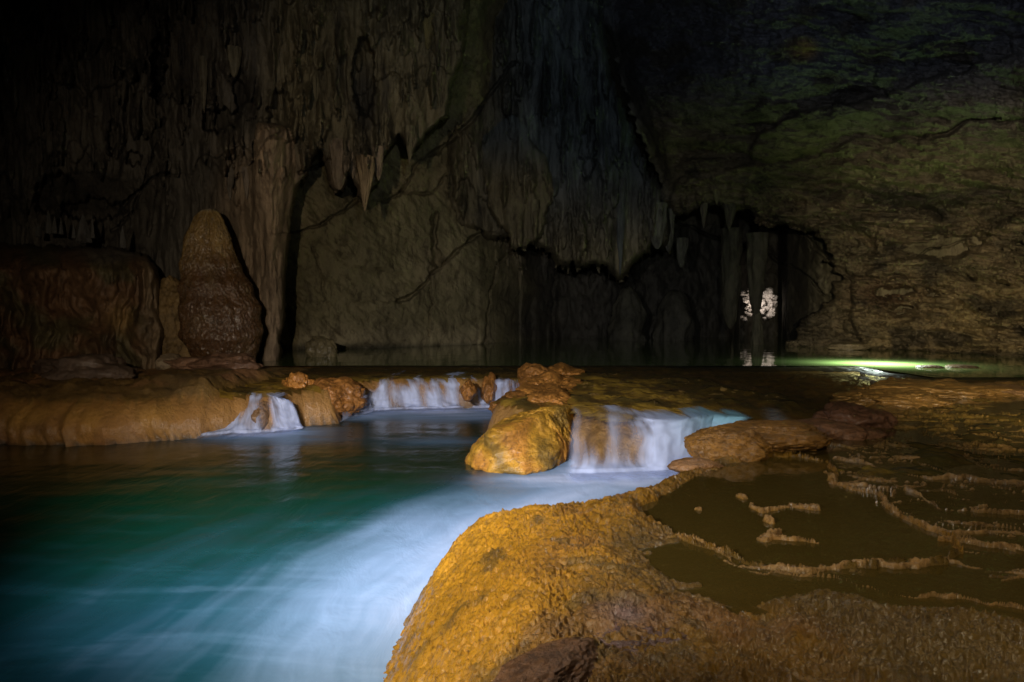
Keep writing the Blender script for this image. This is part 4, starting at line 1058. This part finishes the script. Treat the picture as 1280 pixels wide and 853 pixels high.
rocks([
    ("terrace_rock", "rounded brown rock at the edge of the terrace right of the wide waterfall", "rock", 912, 563, 0.04, (0.36, 0.26, 0.17), (0.28, 0.13, 0.022), 31.0, dict(amp=0.22, sub=6)),
    ("terrace_rock", "largest brown rock on the terrace rim, behind the rounded one by the falls", "rock", 955, 548, 0.07, (0.62, 0.42, 0.14), (0.28, 0.13, 0.024), 32.0, dict(amp=0.25, sub=6, rz=0.2)),
    ("terrace_rock", "long low brown rock on the terrace rim behind the main basin", "rock", 1025, 541, 0.02, (0.5, 0.3, 0.12), (0.24, 0.11, 0.05), 33.0, dict(amp=0.3, sub=5)),
    ("terrace_rock", "dark knobbly rock on the far terrace rim", "rock", 1068, 525, 0.04, (0.38, 0.4, 0.18), (0.18, 0.08, 0.04), 34.0, dict(amp=0.3, sub=5)),
    ("terrace_rock", "flat brown rock with two lobes on the far terrace rim", "rock", 1120, 503, 0.0, (0.7, 0.6, 0.15), (0.20, 0.105, 0.025), 35.0, dict(amp=0.4, sub=6, sharp=0.1)),
    ("terrace_rock", "long flat brown rock farthest back on the terrace", "rock", 1172, 491, 0.0, (1.1, 0.7, 0.14), (0.20, 0.105, 0.025), 36.0, dict(amp=0.4, sub=6, sharp=0.1)),
    ("terrace_rock", "low brown rock on the back right rim of the terrace", "rock", 1235, 490, 0.0, (0.8, 0.6, 0.12), (0.17, 0.09, 0.035), 37.0, dict(amp=0.25, sub=5)),
    ("terrace_rock", "small flat brown stone at the lip where terrace meets the wide waterfall", "rock", 868, 583, 0.0, (0.22, 0.12, 0.06), (0.3, 0.15, 0.06), 38.0, dict(amp=0.2, sub=5)),
    ("terrace_rock", "reddish brown elongated rock at the bottom edge of the near terrace", "rock", 680, 846, 0.02, (0.12, 0.27, 0.07), (0.21, 0.10, 0.045), 39.0, dict(amp=0.16, sub=6, rz=-0.75)),
    ("terrace_rock", "purplish lumpy wet rock just behind the reddish one on the near terrace", "rock", 795, 806, 0.0, (0.13, 0.13, 0.035), (0.17, 0.095, 0.085), 40.0, dict(amp=0.5, sub=6, sharp=0.2, fine=0.25)),
])


# ------------------------------------------------------------------ stalactites, far columns, lit passage
def spike(name, px, py0, py1, Y, wpx, col, seed, label, cat="stalactite", up=False, tip=0.12, parts=None, group=None, mat=None, lean_=0.0, fl=0.12):
    """hanging or standing cone between two picture heights, rooted in the rock it grows from"""
    if not up and Y < 29:
        Y = float(D[np.searchsorted(pys, py0 + 2), np.searchsorted(pxs, px)]) + 0.35 * wpx / 2 / F * Y
    x0, _, z0 = wx(px, py0, Y); _, _, z1 = wx(px, py1, Y)
    r = wpx / 2 / F * Y; n1, n2 = 60, 48
    t_ = np.linspace(0, 1, n1); a_ = np.linspace(0, 2 * math.pi, n2, endpoint=False)
    Tg, Ag = np.meshgrid(t_, a_, indexing='ij')
    tq = (1 - Tg) if up else Tg
    pr_ = (1 - tq ** 1.5) * (1 - tip) + tip * np.sqrt(np.clip(1 - tq ** 6, 0, 1))
    c_, s_ = np.cos(Ag), np.sin(Ag)
    zz = Tg * (z1 - z0)
    rr = r * pr_ * (1 + fl * ridge(c_ * 2.0 + seed, s_ * 2.0, zz * 0.4, 2) + 0.22 * fbm(c_ * 1.2 + seed, s_ * 1.2, zz * 1.1, 4))
    Xq = rr * c_ + lean_ * tq * r + 0.15 * r * pn(zz * 1.0 + seed, seed); Yq = rr * s_; 
    i = np.arange(n1 * n2).reshape(n1, n2); j = np.roll(i, -1, 1)
    qs = np.stack([i[:-1], i[1:], j[1:], j[:-1]], -1).reshape(-1, 4)
    tc = np.asarray(col)[None, None] * (1 + 0.3 * fbm(c_ * 2 + seed, s_ * 2, zz * 1.5, 3))[..., None]
    o = link_mesh(name, np.stack([Xq, Yq, zz], -1), qs, mat or M_wall, None, {'tint': tc.reshape(-1, 3)})
    o.location = (x0, Y, z0)
    tag(o, label, cat, group)
    return o


pal = (0.30, 0.22, 0.14); og = (0.2, 0.165, 0.09)
spike("stalactite", 456, 196, 265, 17.9, 17, (0.33, 0.23, 0.12), 1, "pale brown stalactite hanging lowest from the middle of the ragged mass", fl=0.25)
spike("stalactite", 424, 176, 238, 18.0, 22, pal, 2, "blunt wide pinkish stalactite left of the lowest hanging one", tip=0.5)
spike("stalactite", 473, 184, 226, 18.0, 13, pal, 3, "short brown stalactite right of the lowest hanging one", tip=0.3)
spike("stalactite", 512, 158, 205, 18.6, 12, og, 4, "thin grey stalactite below the sloping right edge of the ragged mass")
spike("stalactite", 441, 192, 224, 17.9, 9, pal, 5, "thin stalactite squeezed between the two pale ones of the ragged mass")
spike("stalactite", 287, 205, 251, 18.3, 12, (0.2, 0.17, 0.13), 6, "dark pointed stalactite above and right of the stalagmite tip")
spike("stalactite", 308, 210, 250, 18.1, 9, (0.26, 0.21, 0.16), 7, "pale thin stalactite at the top of the rock pillar's left side")
spike("stalactite", 254, 72, 142, 17.4, 10, (0.16, 0.14, 0.1), 8, "long slender stalactite high on the left curtain")
spike("stalactite", 292, 60, 97, 17.3, 16, (0.17, 0.15, 0.1), 9, "broad blade shaped stalactite high on the left curtain", tip=0.4)
spike("stalactite", 393, 90, 170, 17.6, 11, og, 10, "slender olive stalactite high above the pillar's shadow")
spike("stalactite", 535, 20, 62, 18.0, 18, (0.2, 0.16, 0.06), 11, "mustard coloured stalactite near the top of the middle wall", tip=0.3)
spike("stalactite", 720, 40, 68, 24.0, 9, blue, 12, "thin bluish stalactite near the top of the middle draperies")
spike("stalactite", 668, 250, 300, 25.0, 12, og, 13, "rounded stalactite at the edge of the long tongue", tip=0.3)
spike("stalactite", 776, 225, 345, 26.2, 12, (0.15, 0.15, 0.14), 14, "long narrow drip under the bluish draperies near the recess")
spike("stalactite", 822, 255, 312, 27.0, 22, (0.17, 0.155, 0.12), 15, "flat grey stalactite blade at the left corner of the dark recess", tip=0.5)
spike("stalactite", 836, 262, 315, 27.4, 14, (0.17, 0.155, 0.12), 16, "square ended stalactite just right of the flat blade at the recess", tip=0.7)
spike("stalactite", 880, 252, 286, 27.6, 9, (0.12, 0.1, 0.065), 17, "leftmost of three pointed stalactites along the ledge over the recess")
spike("stalactite", 912, 254, 288, 27.4, 14, (0.12, 0.1, 0.065), 18, "broadest of three pointed stalactites along the ledge over the recess")
spike("stalactite", 896, 236, 256, 26.6, 9, og, 19, "small pointed stalactite above the ledge over the recess")
spike("stalactite", 852, 298, 335, 31.0, 14, (0.13, 0.12, 0.09), 20, "dim wide stalactite inside the recess, under its ceiling", tip=0.5)
for k_, (a_, b_, c_, d_) in enumerate([(60, 262, 292, 8), (68, 270, 292, 6), (76, 272, 293, 5), (104, 268, 303, 16), (115, 270, 298, 5), (92, 280, 298, 5), (153, 282, 310, 7), (48, 279, 296, 6)]):
    spike("small_stalagmite", a_, b_, c_, 17.2, d_, (0.09, 0.085, 0.075), 60 + k_, "thickest grey stalagmite in the row on top of the flowstone block" if d_ == 16 else ["second", "third", "fourth", "", "sixth", "fifth", "last", "first"][k_] + " thin grey stalagmite from the left in the row on the flowstone block",
          "stalagmite", up=True, group="row of thin stalagmites on the flowstone block")
spike("far_stalagmite", 785, 358, 430, 34.0, 44, (0.10, 0.09, 0.06), 23, "left of two wide dim stalagmites at the back of the dark recess", "stalagmite", up=True, tip=0.45)
spike("far_stalagmite", 843, 362, 430, 34.0, 44, (0.09, 0.08, 0.055), 24, "right of two wide dim stalagmites at the back of the dark recess", "stalagmite", up=True, tip=0.6)
spike("hanging_rock_slab", 914, 286, 412, 30.0, 23, (0.09, 0.08, 0.05), 25, "flat ended hanging rock slab left of the lit openings", "stalactite", tip=0.8)
spike("stalactite", 946, 292, 400, 29.0, 24, (0.075, 0.068, 0.045), 26, "thick tapering stalactite hanging in front of the lit openings", tip=0.38)
spike("stalagmite_post", 946.5, 385, 432, 29.0, 13, (0.12, 0.11, 0.07), 27, "slim rock post standing on the shore below the lit openings", "stalagmite", up=True, tip=0.5)

# the lit passage behind the thick stalactite: pale broken rocks round a hidden torch
lit = (0.66, 0.60, 0.54)
rp_ = np.random.default_rng(5)
for side, (cx_, cy_, n_, hx_, hy_) in (("left", (933, 381, 14, 6, 20)), ("right", (960, 381, 20, 7, 18))):
    root = bpy.data.objects.new("lit_rubble", None); COL.objects.link(root); root.location = wx(cx_, 398, 40.0)
    tag(root, ("sparse broken rocks glowing in the narrow left opening, left of the thick stalactite" if side == "left" else "brightest heap of pale rocks glowing in the opening right of the thick stalactite"), "rubble", "rock heaps in the two lit openings")
    for k_ in range(n_):
        p_ = Vector(wx(cx_ + rp_.uniform(-hx_, hx_), cy_ - hy_ + 2 * hy_ * (k_ + 0.5) / n_, 40.0 + rp_.uniform(0, 0.6))) - root.location
        r_ = rp_.uniform(0.06, 0.18) * (0.8 if side == "left" else 1.05)
        o = blob("rock", p_, (r_, 0.15, r_ * rp_.uniform(0.7, 1.3)), M_wall, lit, 80 + k_ + 20 * (side == "left"), sub=4, amp=0.9, sharp=0.25, fine=0.25, parent=root)
lamp("passage_torch_left", 'SPOT', wx(942, 382, 38.9), wx(933, 382, 40.2), 80, (1.0, 0.86, 0.75), 0.0, 85, 1.0)
lamp("passage_torch_right", 'SPOT', wx(950, 381, 38.9), wx(960, 382, 40.2), 95, (1.0, 0.88, 0.8), 0.0, 85, 1.0)
# torch under the far bank, shining down on the green pool
lx_, ly_ = G(1098, 454.3, 0.0)
lamp("pool_torch", 'SPOT', (float(lx_), float(ly_), 0.8), (float(lx_), float(ly_), 0.0), 1900, (0.85, 1.0, 0.9), 0.0, 165, 0.7)
print("TRIS", sum(len(o.data.loop_triangles) if o.data.loop_triangles else len(o.data.polygons) * 2 for o in bpy.data.objects if o.type == 'MESH'))
